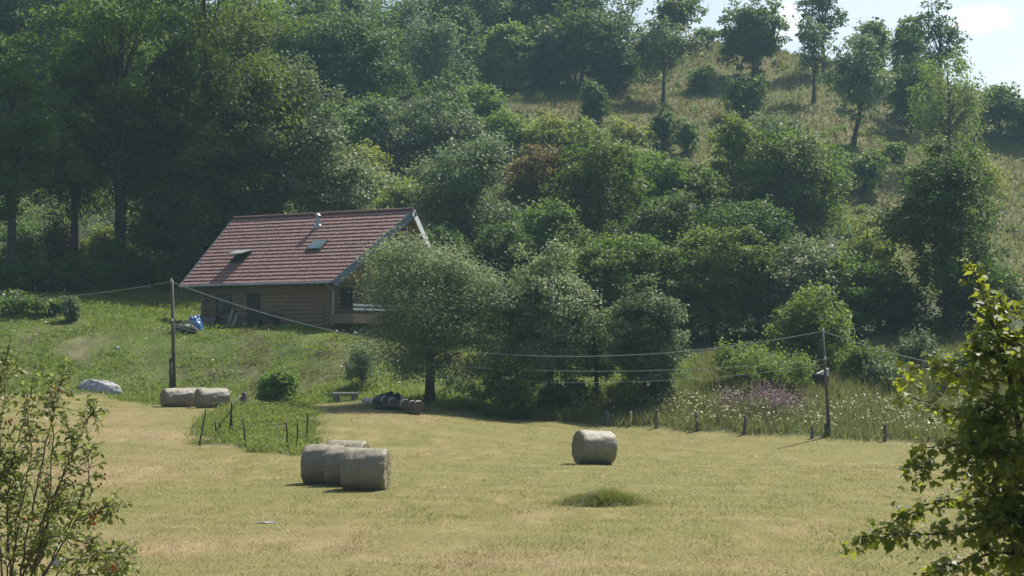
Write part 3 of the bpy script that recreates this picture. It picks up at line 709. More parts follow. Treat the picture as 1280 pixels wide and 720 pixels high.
tree('broadleaf_tree','round',858,205,305,95,'mid',"mid-green tree left of the bright hawthorn-like one",group=G_M)
tree('broadleaf_tree','round',630,285,385,95,'dark',"dark tree behind the round garden tree, right of the chalet",group=G_M)
tree('broadleaf_tree','round',560,290,365,90,'dark',"dark tree right behind the gable end",group=G_M)
tree('broadleaf_tree','round',690,255,365,90,'mid',"shaded tree right behind the round garden tree's top",group=G_M)
# clearing and hilltop
tree('bush','dome',746,105,160,42,'dark',"dark upright bush on the clearing below the big dark tree",'bush',group=G_B)
tree('bush','dome',786,150,187,56,'yellow',"yellow-green low bush on the slope between two dark bushes",'bush',group=G_B)
tree('bush','dome',830,135,188,36,'dark',"left one of the pair of dark hillside bushes",'bush',group=G_B)
tree('bush','dome',857,148,193,32,'mid',"right one of the pair of dark hillside bushes",'bush',group=G_B)
tree('bush','dome',878,86,118,40,'mid',"bush beside the slim-trunked tree on the upper slope",'bush',group=G_B)
tree('bush','dome',882,36,60,40,'mid',"small bush on the skyline between two hilltop trees",'bush',group=G_B)
tree('bush','dome',930,97,152,56,'dark',"round dark bush alone on the open hillside",'bush',group=G_B)
tree('bush','dome',1078,191,242,74,'mid',"dark round bush below the tree with the leaning trunk",'bush',group=G_B)
tree('bush','dome',1034,180,265,60,'mid',"bush at the right edge of the wood below the column tree",'bush',group=G_B)
tree('bush','dome',1118,180,205,38,'mid',"small bush right of the leaning trunk's foot",'bush',group=G_B)
tree('ash_tree','ash',829,26,130,92,'grey',"airy ash with a bare slim trunk on the upper slope",cb=98,group=G_H,lai=1.15)
tree('broadleaf_tree','round',850,-8,70,62,'mid',"skyline tree behind the airy slim-trunked ash",cb=40,group=G_H)
tree('broadleaf_tree','sparse',786,-10,100,66,'grey',"thin-leaved tree letting the sky through, right of the dark wood",cb=60,group=G_H,lai=.8)
tree('broadleaf_tree','round',943,0,101,86,'mid',"full round tree with short trunk standing on the skyline",cb=84,group=G_H,lai=1.6)
tree('ash_tree','column',1017,22,131,46,'grey',"narrow columnar ash with a slim trunk on the hillside",cb=90,group=G_H,lai=1.2)
tree('ash_tree','ash',1030,-32,92,62,'dark',"taller dark ash on the skyline behind the narrow columnar one",cb=60,group=G_H,lai=1.0)
tree('ash_tree','column',1066,46,187,84,'grey',"hillside ash with a curved leaning trunk",cb=150,lean=(1.0, 0),group=G_H,lai=1.3)
tree('broadleaf_tree','round',1092,26,97,52,'mid',"compact skyline tree right of the taller dark ash",group=G_H)
tree('broadleaf_tree','ash',1174,0,150,70,'dark',"ragged skyline tree with the highest top on the right",cb=100,group=G_H,lai=1.1)
tree('broadleaf_tree','round',1134,24,112,46,'mid',"skyline tree left of the ragged highest one",group=G_H)
tree('broadleaf_tree','round',1138,72,170,62,'dark',"dark tree at the left side of the soft birch",group=G_H)
tree('birch_tree','birch',1184,66,222,98,'light',"soft drooping birch below the ragged skyline tree",cb=190,group=G_H,lai=1.3)
tree('birch_tree','birch',1228,180,280,62,'yellow',"faint yellowish birch right behind the big dark ash",cb=250,group=G_H,lai=1.0)
tree('bush','dome',1248,110,175,70,'mid',"skyline bush near the right edge",'bush',group=G_B)
tree('bush','dome',1286,120,180,50,'dark',"darker skyline bush cut by the right edge",'bush',group=G_B)
# foot of the slope
tree('hawthorn_tree','ash',915,146,305,86,'light',"bright leafy hawthorn-like tree right above the hedge of trees",cb=275,group=G_M,lai=1.7)
tree('broadleaf_tree','round',988,168,315,125,'mid',"wide green tree right of the bright hawthorn-like one",cb=285,group=G_M)
tree('broadleaf_tree','round',962,145,250,84,'grey',"greyish crown behind the wide green tree",group=G_M)
tree('ash_tree','ash',1184,180,418,152,'dark',"big dark ash above the log pile on the right",cb=350,group=G_F,lai=1.9)
tree('broadleaf_tree','round',1085,276,372,66,'yellow',"yellow-green tree at the left side of the big dark ash",cb=350,group=G_F)
tree('broadleaf_tree','round',1110,330,418,80,'dark',"dark small tree at the left foot of the big dark ash",group=G_F)
tree('broadleaf_tree','round',1240,330,418,80,'dark',"dark small tree at the right foot of the big dark ash",group=G_F)
tree('broadleaf_tree','round',755,296,428,110,'mid',"leftmost tree of the hedge behind the garden trees",cb=405,group=G_F)
tree('broadleaf_tree','round',828,298,425,100,'mid',"second tree of the hedge, behind the right garden tree",cb=400,group=G_F)
tree('broadleaf_tree','round',892,288,422,100,'light',"tallest tree in the middle of the hedge, above the willow bushes",cb=390,group=G_F)
tree('broadleaf_tree','round',950,288,421,95,'mid',"hedge tree left of the silvery one",cb=390,group=G_F)
tree('broadleaf_tree','round',1005,300,420,100,'silver',"silvery-leaved tree at the right end of the hedge",cb=390,group=G_F)
tree('broadleaf_tree','round',1058,318,418,80,'mid',"last tree of the hedge behind the little round tree",cb=395,group=G_F)
tree('broadleaf_tree','round',840,245,372,120,'dark',"shaded tree in the dark hollow behind the hedge",group=G_M)
tree('broadleaf_tree','round',930,255,372,120,'dark',"dark tree in the hollow under the bright hawthorn-like one",group=G_M)
tree('little_tree','round',1016,360,462,92,'light',"little round light tree behind the right pole",cb=440,group=G_F)
tree('willow_bush','willow',925,424,480,84,'light',"left, rear clump of spiky willow bush",'bush',group="willow bushes by the wildflowers")
tree('willow_bush','willow',970,436,488,104,'light',"right, front clump of spiky willow bush behind the pink flowers",'bush',group="willow bushes by the wildflowers")
tree('bush','willow',1142,412,458,66,'grey',"pale upright bush in front of the log pile",'bush',group="bushes right of the pole")
tree('bush','dome',1080,428,474,66,'mid',"bush right beside the little round tree",'bush',group="bushes right of the pole")
tree('bush','willow',1112,448,482,74,'grey',"low greyish bush below the pale upright one",'bush',group="bushes right of the pole")
tree('bush','dome',1192,440,482,60,'mid',"low bush half behind the foreground maple",'bush',group="bushes right of the pole")
# garden trees
tree('apple_tree','apple',537,300,503,205,'silver',"spreading old apple tree with dark trunk in front of the chalet gable",cb=486,trunk_r=.3,off=3.0,lean=(-3.5, 0),depth=.72,group="garden trees beside the chalet",lai=1.45,leafk=.9)
tree('garden_tree','round',686,312,514,148,'silver',"large dense round garden tree right of the apple tree",cb=482,depth=.72,group="garden trees beside the chalet",leafk=.9,lai=1.6)
tree('garden_tree','round',806,354,510,118,'grey',"smaller garden tree at the right of the round one, beside the path",cb=478,depth=.72,group="garden trees beside the chalet",leafk=.9)
tree('garden_tree','round',748,392,503,70,'mid',"crown squeezed between the two round garden trees",cb=470,depth=.72,group="garden trees beside the chalet",leafk=.9)
tree('bush','dome',638,448,523,76,'mid',"bush at the field edge below the two big garden trees",'bush',group="bushes under the garden trees")
tree('bush','dome',778,472,512,64,'yellow',"bright yellow-green bush under the smaller garden tree",'bush',group="bushes under the garden trees")
tree('bush','dome',706,470,516,80,'dark',"dark bush under the large round garden tree",'bush',group="bushes under the garden trees")
tree('bush','dome',824,470,506,44,'mid',"bush under the right side of the smaller garden tree",'bush',group="bushes under the garden trees")
tree('bush','willow',455,424,484,46,'silver',"pale slender bush in the shade left of the apple tree",'bush',group="bushes under the garden trees")
tree('conifer_shrub','dome',345,461,505,54,'mid',"rounded dark green shrub on the bank behind the fenced plot",'shrub',lai=2.2)

# flower heads on the two white-flowered bushes
def dabs(rng, centers, r, k=6):
    V_ = []
    for c_ in centers:
        nn_ = unit(rng.normal(size=3) * .5 + np.array([0, -.4, .8])); a = unit(np.cross(nn_, [1, .2, .1])); b_ = np.cross(nn_, a); q = r * rng.uniform(.6, 1.3)
        V_ += [c_ + q * (a * math.cos(2 * math.pi * j / k) + b_ * math.sin(2 * math.pi * j / k)) for j in range(k)]
    return np.array(V_)
PETAL = simple("white_petals", (.5,.5,.44), (.66,.66,.6), 9, .8, bs=0)
rng = np.random.default_rng(77)
for ob, w, h in ((fb, 2.6, 1.35), (fb2, 1.9, .95)):
    d = rnd_unit(rng, 34); d[:, 2] = np.abs(d[:, 2]); c_ = d * np.array([w / 2, w / 2, h]) * 1.0
    link_mesh("blossoms", np_mesh("blossoms", dabs(rng, c_, .085), 6, np.full(34, .5), PETAL), ob)

# ------------------------------------------------------------------ ground vegetation (uncountable)
def scatter(rng, poly, count, near_w=0.0, fuzz=.35):
    lo, hi_ = poly.min(0), poly.max(0); out = []; got = 0
    def wob(p): return p[:, 0] + fuzz * np.sin(p[:, 1] * 1.9 + 1.3 * np.sin(p[:, 0] * 2.1)) + rng.normal(0, fuzz * .45, len(p)), p[:, 1] + fuzz * 1.6 * np.sin(p[:, 0] * 1.7 + 1.1 * np.sin(p[:, 1] * .8)) + rng.normal(0, fuzz * .8, len(p))
    while got < count:
        p = rng.uniform(lo - 1, hi_ + 1, size=(count * 2, 2))
        k = in_poly(*wob(p), poly)
        if near_w: k &= rng.random(len(p)) < np.clip((near_w / np.maximum(p[:, 1], 1)) ** 1.3, 0, 1)
        k &= np.abs(p[:, 0]) < p[:, 1] * .285 + 2.5
        p = p[k]; out.append(p); got += len(p)
    return np.concatenate(out)[:count]
def blades(rng, xy, h, w, lean=.5, z=None):
    k = len(xy); z = ground(xy[:, 0], xy[:, 1]) if z is None else z
    a = rng.uniform(0, 2 * math.pi, k); hh = h * rng.uniform(.55, 1.35, k); ww = w * rng.uniform(.7, 1.3, k)
    dx, dy = np.cos(a) * ww / 2, np.sin(a) * ww / 2
    l = rng.normal(size=(k, 2)) * lean * hh[:, None]
    A_ = np.stack([xy[:, 0] - dx, xy[:, 1] - dy, z - .03], 1); B_ = np.stack([xy[:, 0] + dx, xy[:, 1] + dy, z - .03], 1)
    T_ = np.stack([xy[:, 0] + l[:, 0], xy[:, 1] + l[:, 1], z + hh], 1)
    return np.stack([A_, B_, T_], 1).reshape(-1, 3)
def patch_noise(x, y, s, seed):
    r = np.random.default_rng(seed); out = np.zeros(x.shape); tot = 0
    wx, wy = np.zeros(x.shape), np.zeros(x.shape)
    for i in range(6):
        a = r.uniform(0, 6.28); f_ = s * r.uniform(.4, 1.6); wx = wx + np.sin((x * math.cos(a) + y * math.sin(a)) * f_ + r.uniform(0, 6.28)); a = r.uniform(0, 6.28); wy = wy + np.sin((x * math.cos(a) + y * math.sin(a)) * f_ + r.uniform(0, 6.28))
    x2, y2 = x + .7 / s * wx, y + .7 / s * wy
    for i in range(18):
        a = r.uniform(0, 6.28); f_ = s * 2 ** r.uniform(-.5, 2.6); am = (s / f_) ** .5; out += am * np.sin((x2 * math.cos(a) + y2 * math.sin(a)) * f_ + r.uniform(0, 6.28)); tot += am * am
    return out / math.sqrt(tot) * .75
rng = np.random.default_rng(5)
xy = scatter(rng, FIELD, 240000, 42.0)
xy = xy[~in_poly(xy[:, 0], xy[:, 1], PLOT)]
st = np.zeros(len(xy))
for P_ in STRAWY: st += smooth_mask(xy[:, 0], xy[:, 1], P_, 2.5)
p1, p2 = patch_noise(xy[:, 0], xy[:, 1] * .35, .35, 2), patch_noise(xy[:, 0], xy[:, 1] * .4, 1.6, 3)
tn = np.clip(.44 + .22 * p1 + .34 * p2 + .30 * st + .05 * swath(xy[:, 0], xy[:, 1]) + rng.normal(0, .16, len(xy)), 0, 1)
me = np_mesh("mown_grass", blades(rng, xy, np.clip(.05 - .025 * p2, .02, .10) + np.where(patch_noise(xy[:, 0], xy[:, 1], 2.6, 33) > 1.25, .05, 0), .019, 1.3), 3, tn, [GRASS_MOWN, GRASS_STRAW], (st + .35 * p1 + .35 * p2 + rng.normal(0, .22, len(xy)) > .55).astype(int))
prop(link_mesh("mown_grass", me), kind="stuff")
# straw left lying in loose wisps
xy = scatter(rng, FIELD, 42000, 48.0); xy = xy[(patch_noise(xy[:, 0], xy[:, 1] * .4, .8, 9) + .55 * swath(xy[:, 0], xy[:, 1]) > .75) & ~in_poly(xy[:, 0], xy[:, 1], PLOT)]
z = ground(xy[:, 0], xy[:, 1]) + .04
V_ = blades(rng, xy, .02, .02, 9.0, z)
STRAW = leaf_mat("straw", (.24,.19,.085), (.36,.29,.14), (.50,.42,.24), (.35,.30,.14), tf=.2, rough=.6)
prop(link_mesh("loose_straw", np_mesh("loose_straw", V_, 3, rng.uniform(0, 1, len(xy)), STRAW)), kind="stuff")
# rough green bank
xy = scatter(rng, BANK, 115000)
hn = .14 + .10 * patch_noise(xy[:, 0], xy[:, 1], .55, 4)
pn = patch_noise(xy[:, 0], xy[:, 1], .22, 6)
inH = in_poly(xy[:, 0], xy[:, 1], np.array([hw(-11.3, .9), hw(-.5, .9), hw(-.5, 11), hw(-11.3, 11)]))
for P_ in BARE: inH |= (smooth_mask(xy[:, 0], xy[:, 1], P_, .5) > rng.uniform(.15, 1.0, len(xy)))
xy, hn, pn = xy[~inH], np.clip(hn[~inH], .07, .5), pn[~inH]
tn = np.clip(.5 + .25 * pn + rng.normal(0, .16, len(xy)), 0, 1)
prop(link_mesh("bank_grass", np_mesh("bank_grass", blades(rng, xy, hn, .062, .6), 3, tn, [GRASS_LUSH, GRASS_DRY], (pn > .75).astype(int))), kind="stuff")
# broad-leaved weeds on the bank
xy = scatter(rng, BANK, 2200); xy = xy[(patch_noise(xy[:, 0], xy[:, 1], .5, 14) > .3)]
pts = np.repeat(np.column_stack([xy, ground(xy[:, 0], xy[:, 1])]), 14, 0); k = len(pts)
pts = pts + rng.normal(size=(k, 3)) * np.array([.28, .28, 0]) + np.column_stack([np.zeros((k, 2)), rng.uniform(.03, .32, k)])
nr = rng.normal(size=(k, 3)) * .6 + np.array([0, 0, .8]); nr /= np.linalg.norm(nr, axis=1, keepdims=True)
prop(link_mesh("bank_weeds", np_mesh("bank_weeds", leaf_quads(rng, pts, nr, .15), 4, np.clip(rng.normal(.5, .2, k), 0, 1), LM['light'])), kind="stuff")
# fenced plot
xy = scatter(rng, PLOT, 22000, fuzz=.3)
xy = xy[patch_noise(xy[:, 0], xy[:, 1], .8, 88) > -.7]
tn = np.clip(.55 + .3 * patch_noise(xy[:, 0], xy[:, 1] * .5, .9, 89) + rng.normal(0, .17, len(xy)), 0, 1)
prop(link_mesh("plot_grass", np_mesh("plot_grass", blades(rng, xy, .22 + .15 * patch_noise(xy[:, 0], xy[:, 1], 1.0, 8), .05, .7), 3, tn, [GRASS_LUSH, GRASS_MEADOW], (rng.random(len(xy)) < .4).astype(int))), kind="stuff")
p = scatter(rng, PLOT, 420, fuzz=.3); pts = np.repeat(np.column_stack([p, ground(p[:, 0], p[:, 1])]), 12, 0); k = len(pts)
pts = pts + rng.normal(size=(k, 3)) * np.array([.16, .16, 0]) + np.column_stack([np.zeros((k, 2)), rng.uniform(.05, .42, k)]); nr = rng.normal(size=(k, 3)) * .6 + np.array([0, 0, .8]); nr /= np.linalg.norm(nr, axis=1, keepdims=True)
prop(link_mesh("plot_weeds", np_mesh("plot_weeds", leaf_quads(rng, pts, nr, .10), 4, np.clip(rng.normal(.5, .22, k), 0, 1), LM['light'])), kind="stuff")
# wildflower strip
xy = scatter(rng, MEADOW, 42000)
hh = .55 + .22 * patch_noise(xy[:, 0], xy[:, 1], .45, 11)
tn = np.clip(.5 + .25 * patch_noise(xy[:, 0], xy[:, 1], .3, 12) + rng.normal(0, .15, len(xy)), 0, 1)
prop(link_mesh("meadow_grass", np_mesh("meadow_grass", blades(rng, xy, np.clip(hh * .85, .15, .8), .06, .5), 3, tn, GRASS_MEADOW)), kind="stuff")
def flowers(name, poly, count, hgt, r, mat, seed, thr, freq):
    rg = np.random.default_rng(seed); p = scatter(rg, poly, count); p = p[patch_noise(p[:, 0], p[:, 1], freq, seed) + rg.normal(0, .3, len(p)) > thr]
    z_ = ground(p[:, 0], p[:, 1]) + hgt * rg.uniform(.7, 1.25, len(p))
    c_ = np.column_stack([p, z_])
    prop(link_mesh(name, np_mesh(name, dabs(rg, c_, r), 6, rg.uniform(0, 1, len(c_)), mat)), kind="stuff")
CREAM = leaf_mat("umbel_cream", (.24,.25,.11), (.36,.35,.18), (.50,.48,.30), (.3,.3,.15), tf=.2)
PINK = leaf_mat("fireweed_pink", (.22,.155,.16), (.31,.205,.225), (.40,.26,.30), (.28,.18,.2), tf=.25)
STRIP = poly_world([(1330,563),(1140,552),(1035,547),(930,542),(820,535),(758,531),(650,520),(700,509),(830,502),(1000,507),(1160,512),(1330,520)])
flowers("white_flowers", STRIP, 3600, .62, .05, CREAM, 21, .05, .5)
FW = poly_world([(835,526),(1040,530),(1040,496),(900,492),(835,494)])
rg = np.random.default_rng(31); p = scatter(rg, FW, 4200)
fpx, fpy = project(p[:, 0], p[:, 1], ground(p[:, 0], p[:, 1])); ee = np.maximum(np.abs(fpx - 935) / 95, np.abs(fpy - 512) / 14)
p = p[patch_noise(p[:, 0], p[:, 1], .7, 32) + rg.normal(0, .35, len(p)) > -.1 + 1.3 * ee ** 2]
pts = np.repeat(np.column_stack([p, ground(p[:, 0], p[:, 1]) + rg.uniform(.55, 1.0, len(p))]), 7, 0)
pts = pts + rg.normal(size=pts.shape) * np.array([.05, .05, .16]); nr = rnd_unit(rg, len(pts))
prop(link_mesh("pink_flowers", np_mesh("pink_flowers", leaf_quads(rg, pts, nr, .09, .8), 4, rg.uniform(0, 1, len(pts)), PINK)), kind="stuff")
flowers("bank_flowers", BANK, 420, .45, .05, PETAL, 41, .35, .5)
# tufts on the hill
xy = scatter(rng, HILL, 80000)
pn = patch_noise(xy[:, 0], xy[:, 1], .12, 15); pf = patch_noise(xy[:, 0], xy[:, 1], .5, 16)
tn = np.clip(.5 + .3 * pf + rng.normal(0, .18, len(xy)), 0, 1)
prop(link_mesh("hill_grass", np_mesh("hill_grass", blades(rng, xy, np.clip(.42 + .22 * pf, .15, .8), .2, .6), 3, tn, [GRASS_DRY, GRASS_MEADOW], (pn > -.1).astype(int))), kind="stuff")
# low scrub on the hill and the undergrowth of the wood
def scrub(name, pts2, hlo, hhi, n_leaf, leaf, mat, seed):
    rg = np.random.default_rng(seed); out = []; tt = []; nn_ = []
    for (x, y) in pts2:
        h_ = rg.uniform(hlo, hhi); z_ = gz(x, y); d = rnd_unit(rg, n_leaf); d[:, 2] = np.abs(d[:, 2])
        rr_ = rg.uniform(.55, 1.05, n_leaf)[:, None]
        out.append(np.array([x, y, z_]) + d * rr_ * np.array([h_ * rg.uniform(.7, 1.3), h_ * rg.uniform(.7, 1.3), h_])); nn_.append(d * .6 + rg.normal(size=(n_leaf, 3)) * .6 + np.array([0, 0, .4])); tt.append(np.clip(rg.normal(.5, .2, n_leaf) + rg.normal(0, .15), 0, 1))
    P_ = np.concatenate(out); N_ = np.concatenate(nn_); N_ /= np.linalg.norm(N_, axis=1, keepdims=True)
    return prop(link_mesh(name, np_mesh(name, leaf_quads(rg, P_, N_, leaf), 4, np.concatenate(tt), mat)), kind="stuff")
p = scatter(rng, HILL, 420); p = p[patch_noise(p[:, 0], p[:, 1], .1, 18) > -.1]
scrub("hillside_scrub", p, .35, 1.1, 130, .24, LM['light'], 61)
WOODS = np.concatenate([poly_world([(-120,345),(200,345),(240,330)]), [hw(-9, 14), hw(2, 15)], poly_world([(700,425),(860,425),(1100,412),(1110,330),(1040,270),(900,250),(780,215),(640,150),(600,110),(560,60),(300,20),(-120,20)])])
p = scatter(rng, WOODS, 1300)
scrub("woodland_undergrowth", p, .7, 2.6, 150, .30, LM['mid'], 62)
p = scatter(rng, poly_world([(620,524),(860,505),(870,470),(760,470),(600,500),(520,505)]), 50)
scrub("garden_undergrowth", p, .25, .6, 120, .13, LM['light'], 63)

# ------------------------------------------------------------------ hay bales
m, t, b = new_mat("hay_side"); v = coords(t)
n1 = noise(t, 3.5, 6, v, .7); n2 = noise(t, 42, 3, coords(t, "Object", (.25, 1, 1)), .6); 
wv = t.nodes.new("ShaderNodeTexWave"); wv.bands_direction = 'X'; wv.inputs["Scale"].default_value = 3.1; wv.inputs["Distortion"].default_value = 1.5; t.links.new(v, wv.inputs["Vector"])
c = ramp(t, n1, [(.3, (.14,.12,.075)), (.55, (.21,.185,.125)), (.75, (.29,.26,.18))])
c = mixc(t, .35, c, ramp(t, n2, [(.3, (.11,.09,.05)), (.7, (.38,.34,.24))])); c = mixc(t, mixc(t, .5, (0., 0., 0.), wv.outputs["Color"]), c, (.24, .22, .16))
t.links.new(c, b.inputs["Base Color"]); b.inputs["Roughness"].default_value = .55; b.inputs["Specular IOR Level"].default_value = .45
bump(t, b, n2, .6, .03); HAY = m
m, t, b = new_mat("hay_end"); v = coords(t)
sp = t.nodes.new("ShaderNodeTexWave"); sp.wave_type = 'RINGS'; sp.rings_direction = 'X'; sp.inputs["Scale"].default_value = 3.5; sp.inputs["Distortion"].default_value = 3; sp.inputs["Detail"].default_value = 3; t.links.new(v, sp.inputs["Vector"])
c = ramp(t, sp.outputs["Fac"], [(.2, (.13,.105,.055)), (.6, (.24,.20,.11)), (.9, (.34,.29,.17))]); t.links.new(c, b.inputs["Base Color"]); b.inputs["Roughness"].default_value = .95
bump(t, b, noise(t, 30, 4, v), .8, .04); HAY_END = m
def bale(px, base_py, D, diam, length, yaw, roll, label, seed, group):
    g0 = at(px, base_py, D); zz = gz(g0[0], g0[1])
    rg = np.random.default_rng(seed)
    T = thing("hay_bale", label, "hay bale", (g0[0], g0[1], zz), yaw, group)
    k, nl_ = 48, 18; R_ = diam / 2; vs = []
    Rm = Matrix.Rotation(roll, 3, 'Y')
    ph = rg.uniform(0, 6, 4)
    def prf(i, th):
        x = (i / nl_ - .5) * length; e = min(i, nl_ - i) / nl_
        r = R_ * (1 - .04 * math.exp(-e * 45)) * (1 + .012 * math.sin(3 * th + ph[0]) + .008 * math.sin(x * 7 + ph[1]) + .006 * math.sin(5 * th + x * 9 + ph[2]))
        r += rg.normal(0, .009) + .014 * math.sin(2 * th + ph[3]) + .012 * math.sin(11 * th + 4 * x + ph[1])
        return x, r
    for i in range(nl_ + 1):
        for j in range(k):
            th = 2 * math.pi * j / k; x, r = prf(i, th)
            z = R_ + r * math.sin(th); z = max(z, .045 * R_ + (z - .045 * R_) * .15) if z < .045 * R_ else z
            vs.append(Rm @ Vector((x, r * math.cos(th), z - .05)))
    mb = MB(); mb.add(vs, [(i * k + j, (i + 1) * k + j, (i + 1) * k + (j + 1) % k, i * k + (j + 1) % k) for i in range(nl_) for j in range(k)])
    mb.build("net_wrap", HAY, T, smooth=True)
    for side in (0, 1):
        mb = MB(); i = 0 if side == 0 else nl_; ring = [Vector(vs[i * k + j]) for j in range(k)]
        cen = Rm @ Vector(((-.5 if side == 0 else .5) * length, 0, R_ - .05)); rings = [ring]
        for q, dxx in ((.93, .03), (.6, .035), (.3, .02)):
            rings.append([cen + (p_ - cen) * q + Vector((((-1 if side == 0 else 1) * (dxx + rg.uniform(-.012, .012))), 0, 0)) for p_ in ring])
        vv = [p_ for r_ in rings for p_ in r_] + [cen + Vector(((-.02 if side == 0 else .02), 0, 0))]
        fs = [(a * k + j, a * k + (j + 1) % k, (a + 1) * k + (j + 1) % k, (a + 1) * k + j) for a in range(3) for j in range(k)] + [(3 * k + j, 3 * k + (j + 1) % k, 4 * k) for j in range(k)]
        if side == 1: fs = [f[::-1] for f in fs]
        mb.add(vv, fs); mb.build("bale_end", HAY_END, T)
    # stray straw around the rims
    th = rg.uniform(0, 2 * math.pi, 260); xx = np.where(rg.random(260) < .5, -1, 1) * length * .5 * rg.uniform(.9, 1.0, 260)
    c_ = np.column_stack([xx, R_ * np.cos(th) * 1.0, R_ + R_ * np.sin(th) - .05]); c_ = c_[c_[:, 2] > .03]
    d = rnd_unit(rg, len(c_)) * .05; w_ = rnd_unit(rg, len(c_)) * .006
    Vs = np.stack([c_ - w_, c_ + w_, c_ + d + (c_ - [0, 0, R_]) * .03], 1).reshape(-1, 3)
    prop(link_mesh("loose_straw", np_mesh("loose_straw", Vs, 3, rg.uniform(0, 1, len(c_)), STRAW), T), kind="stuff")
    return T
GB = "hay bales lying on the field"
bale(457, 613, 57.0, 1.27, 1.25, math.radians(-7), math.radians(1.5), "front right bale of the cluster of four in mid-field", 1, GB)
bale(406, 602, 59.6, 1.27, 1.20, math.radians(-10), math.radians(1), "left bale of the cluster of four, its left end in shade", 2, GB)
bale(432, 604, 58.7, 1.2, 1.10, math.radians(-7), math.radians(1), "bale wedged in the middle of the cluster of four", 3, GB)
bale(433, 590, 62.2, 1.27, 1.22, math.radians(-12), math.radians(2), "rearmost bale of the cluster, only its lit top showing", 4, GB)
bale(742, 580, 70.0, 1.27, 1.27, math.radians(20), math.radians(3), "single bale lying alone right of the field's centre", 5, GB)
bale(221, 509, 95.5, 1.0, 1.4, math.radians(30), math.radians(0), "left bale of the pair at the foot of the utility pole", 6, GB)
bale(265, 509, 95.0, 1.06, 1.5, math.radians(30), math.radians(0), "right bale of the pair, nearer to the fenced plot", 7, GB)
bale(245, 505, 97.3, 1.0, .9, math.radians(30), 0, "bale almost hidden behind the pair near the utility pole", 8, GB)

# ------------------------------------------------------------------ poles and wires
def pole(px, top, base, r, label, stub):
    g = hit(px, base); D = g[1]; tp = at(px - 3 if px < 500 else px - 9, top, D)
    T = thing("utility_pole", label, "utility pole", g, 0, "wooden utility poles")
    d = np.array(tp) - g; mb = MB(); mb.tube([(0, 0, -.4), d * .5, d], [r * 1.2, r, r * .8], 10); mb.build("shaft", WOOD_GREY2, T, smooth=True)
    mb = MB(); mb.tube([(-.17, -.05, -.4), (-.17 + d[0] * .3 * stub, -.05, d[2] * .55 * stub)], r * .85, 8); mb.build("stub_post", WOOD_DK, T, smooth=True)
    for q in (.99, .66 if px < 500 else .72):
        mb = MB(); p_ = d * q; mb.tube([p_ + np.array([0, -.05, .02]), p_ + np.array([.0, -.22, .02])], .02, 6); mb.lathe([(.03, 0), (.05, .03), (.03, .07), (.045, .1), (.02, .14)], 10, Matrix.Translation(Vector(p_ + np.array([0, -.22, .0])))); mb.build("insulator", WHITE, T)
    return g, d
WOOD_GREY2 = simple("pole_timber", (.055,.048,.04), (.13,.115,.095), 6, .9, (1, 1, .2))
g1, d1 = pole(218, 350, 502, .10, "grey wooden pole standing left of the chalet behind two bales", .65)
g2, d2 = pole(1037, 412, 546, .075, "thin leaning wooden pole at the edge of the wildflower strip", .22)
CABLE = simple("wire_cable", (.30,.30,.28), (.42,.42,.40), 3, .5, bs=0)
def wire(a, b, sag, r, label, group="overhead wires"):
    a, b = np.asarray(a, float), np.asarray(b, float); pts = [a * (1 - s) + b * s - np.array([0, 0, 4 * sag * s * (1 - s)]) for s in np.linspace(0, 1, 41)]
    c0 = pts[0].copy(); mb = MB(); mb.tube([p_ - c0 for p_ in pts], r, 5); return prop(mb.build("overhead_wire", CABLE, None, c0), label, "wire", group)
A1, A2 = g1 + d1 * .985 + [0, -.2, 0], g1 + d1 * .64 + [0, -.2, 0]
B1, B2 = g2 + d2 * .985 + [0, -.2, 0], g2 + d2 * .72 + [0, -.2, 0]
wire(A1, B1, 2.35, .019, "top wire between the two poles, crossing in front of the chalet wall")
wire(A2, B2, 1.35, .015, "lower wire between the two poles, passing in front of the apple tree")
wire(A2 + [0, .3, -.1], B2 + [0, .3, -.25], 1.75, .012, "thin lowest wire between the two poles under the lower one")
wire(A1, at(-120, 372, 112), .5, .014, "faint wire running left from the left pole out of the picture")
wire(B1, at(1340, 470, 100), .6, .016, "wire dropping right from the right pole behind the maple")

# ------------------------------------------------------------------ posts and stakes
POSTW = simple("post_wood", (.075,.07,.06), (.17,.155,.135), 8, .95, (1, 1, .3))
def post(name, px, top, base, r, dx, label, cat, group, mat=POSTW):
    g = hit(px, base); sc = g[1] / F; h = (base - top) * sc
    mb = MB(); rg = np.random.default_rng(int(px)); k = 5
    pts = [np.array([dx * sc * i / k + rg.normal(0, r * .25), rg.normal(0, r * .2), h * i / k - .25 * (i == 0)]) for i in range(k + 1)]
    mb.tube(pts, [r * (1.1 - .25 * i / k) for i in range(k + 1)], 7)
    return prop(mb.build(name, mat, None, g, 0, True), label, cat, group)
GP = "posts along the wildflower fence"
for i, (px, tp, bs, lab) in enumerate(((758,514,532,"first fence post from the left, nearest the lone bale"),(820,513,536,"second fence post from the left, thin and upright"),(872,516,539,"third fence post from the left, leaning slightly"),(931,520,543,"fence post midway between the leaning post and the pole"),(1015,533,548,"short post stub just left of the thin pole"),(1106,531,552,"short dark post right of the thin pole"))):
    post("fence_post", px, tp, bs, .085, (-3 if px == 872 else 1), lab, "fence post", GP)
GS = "stakes round the small fenced plot"
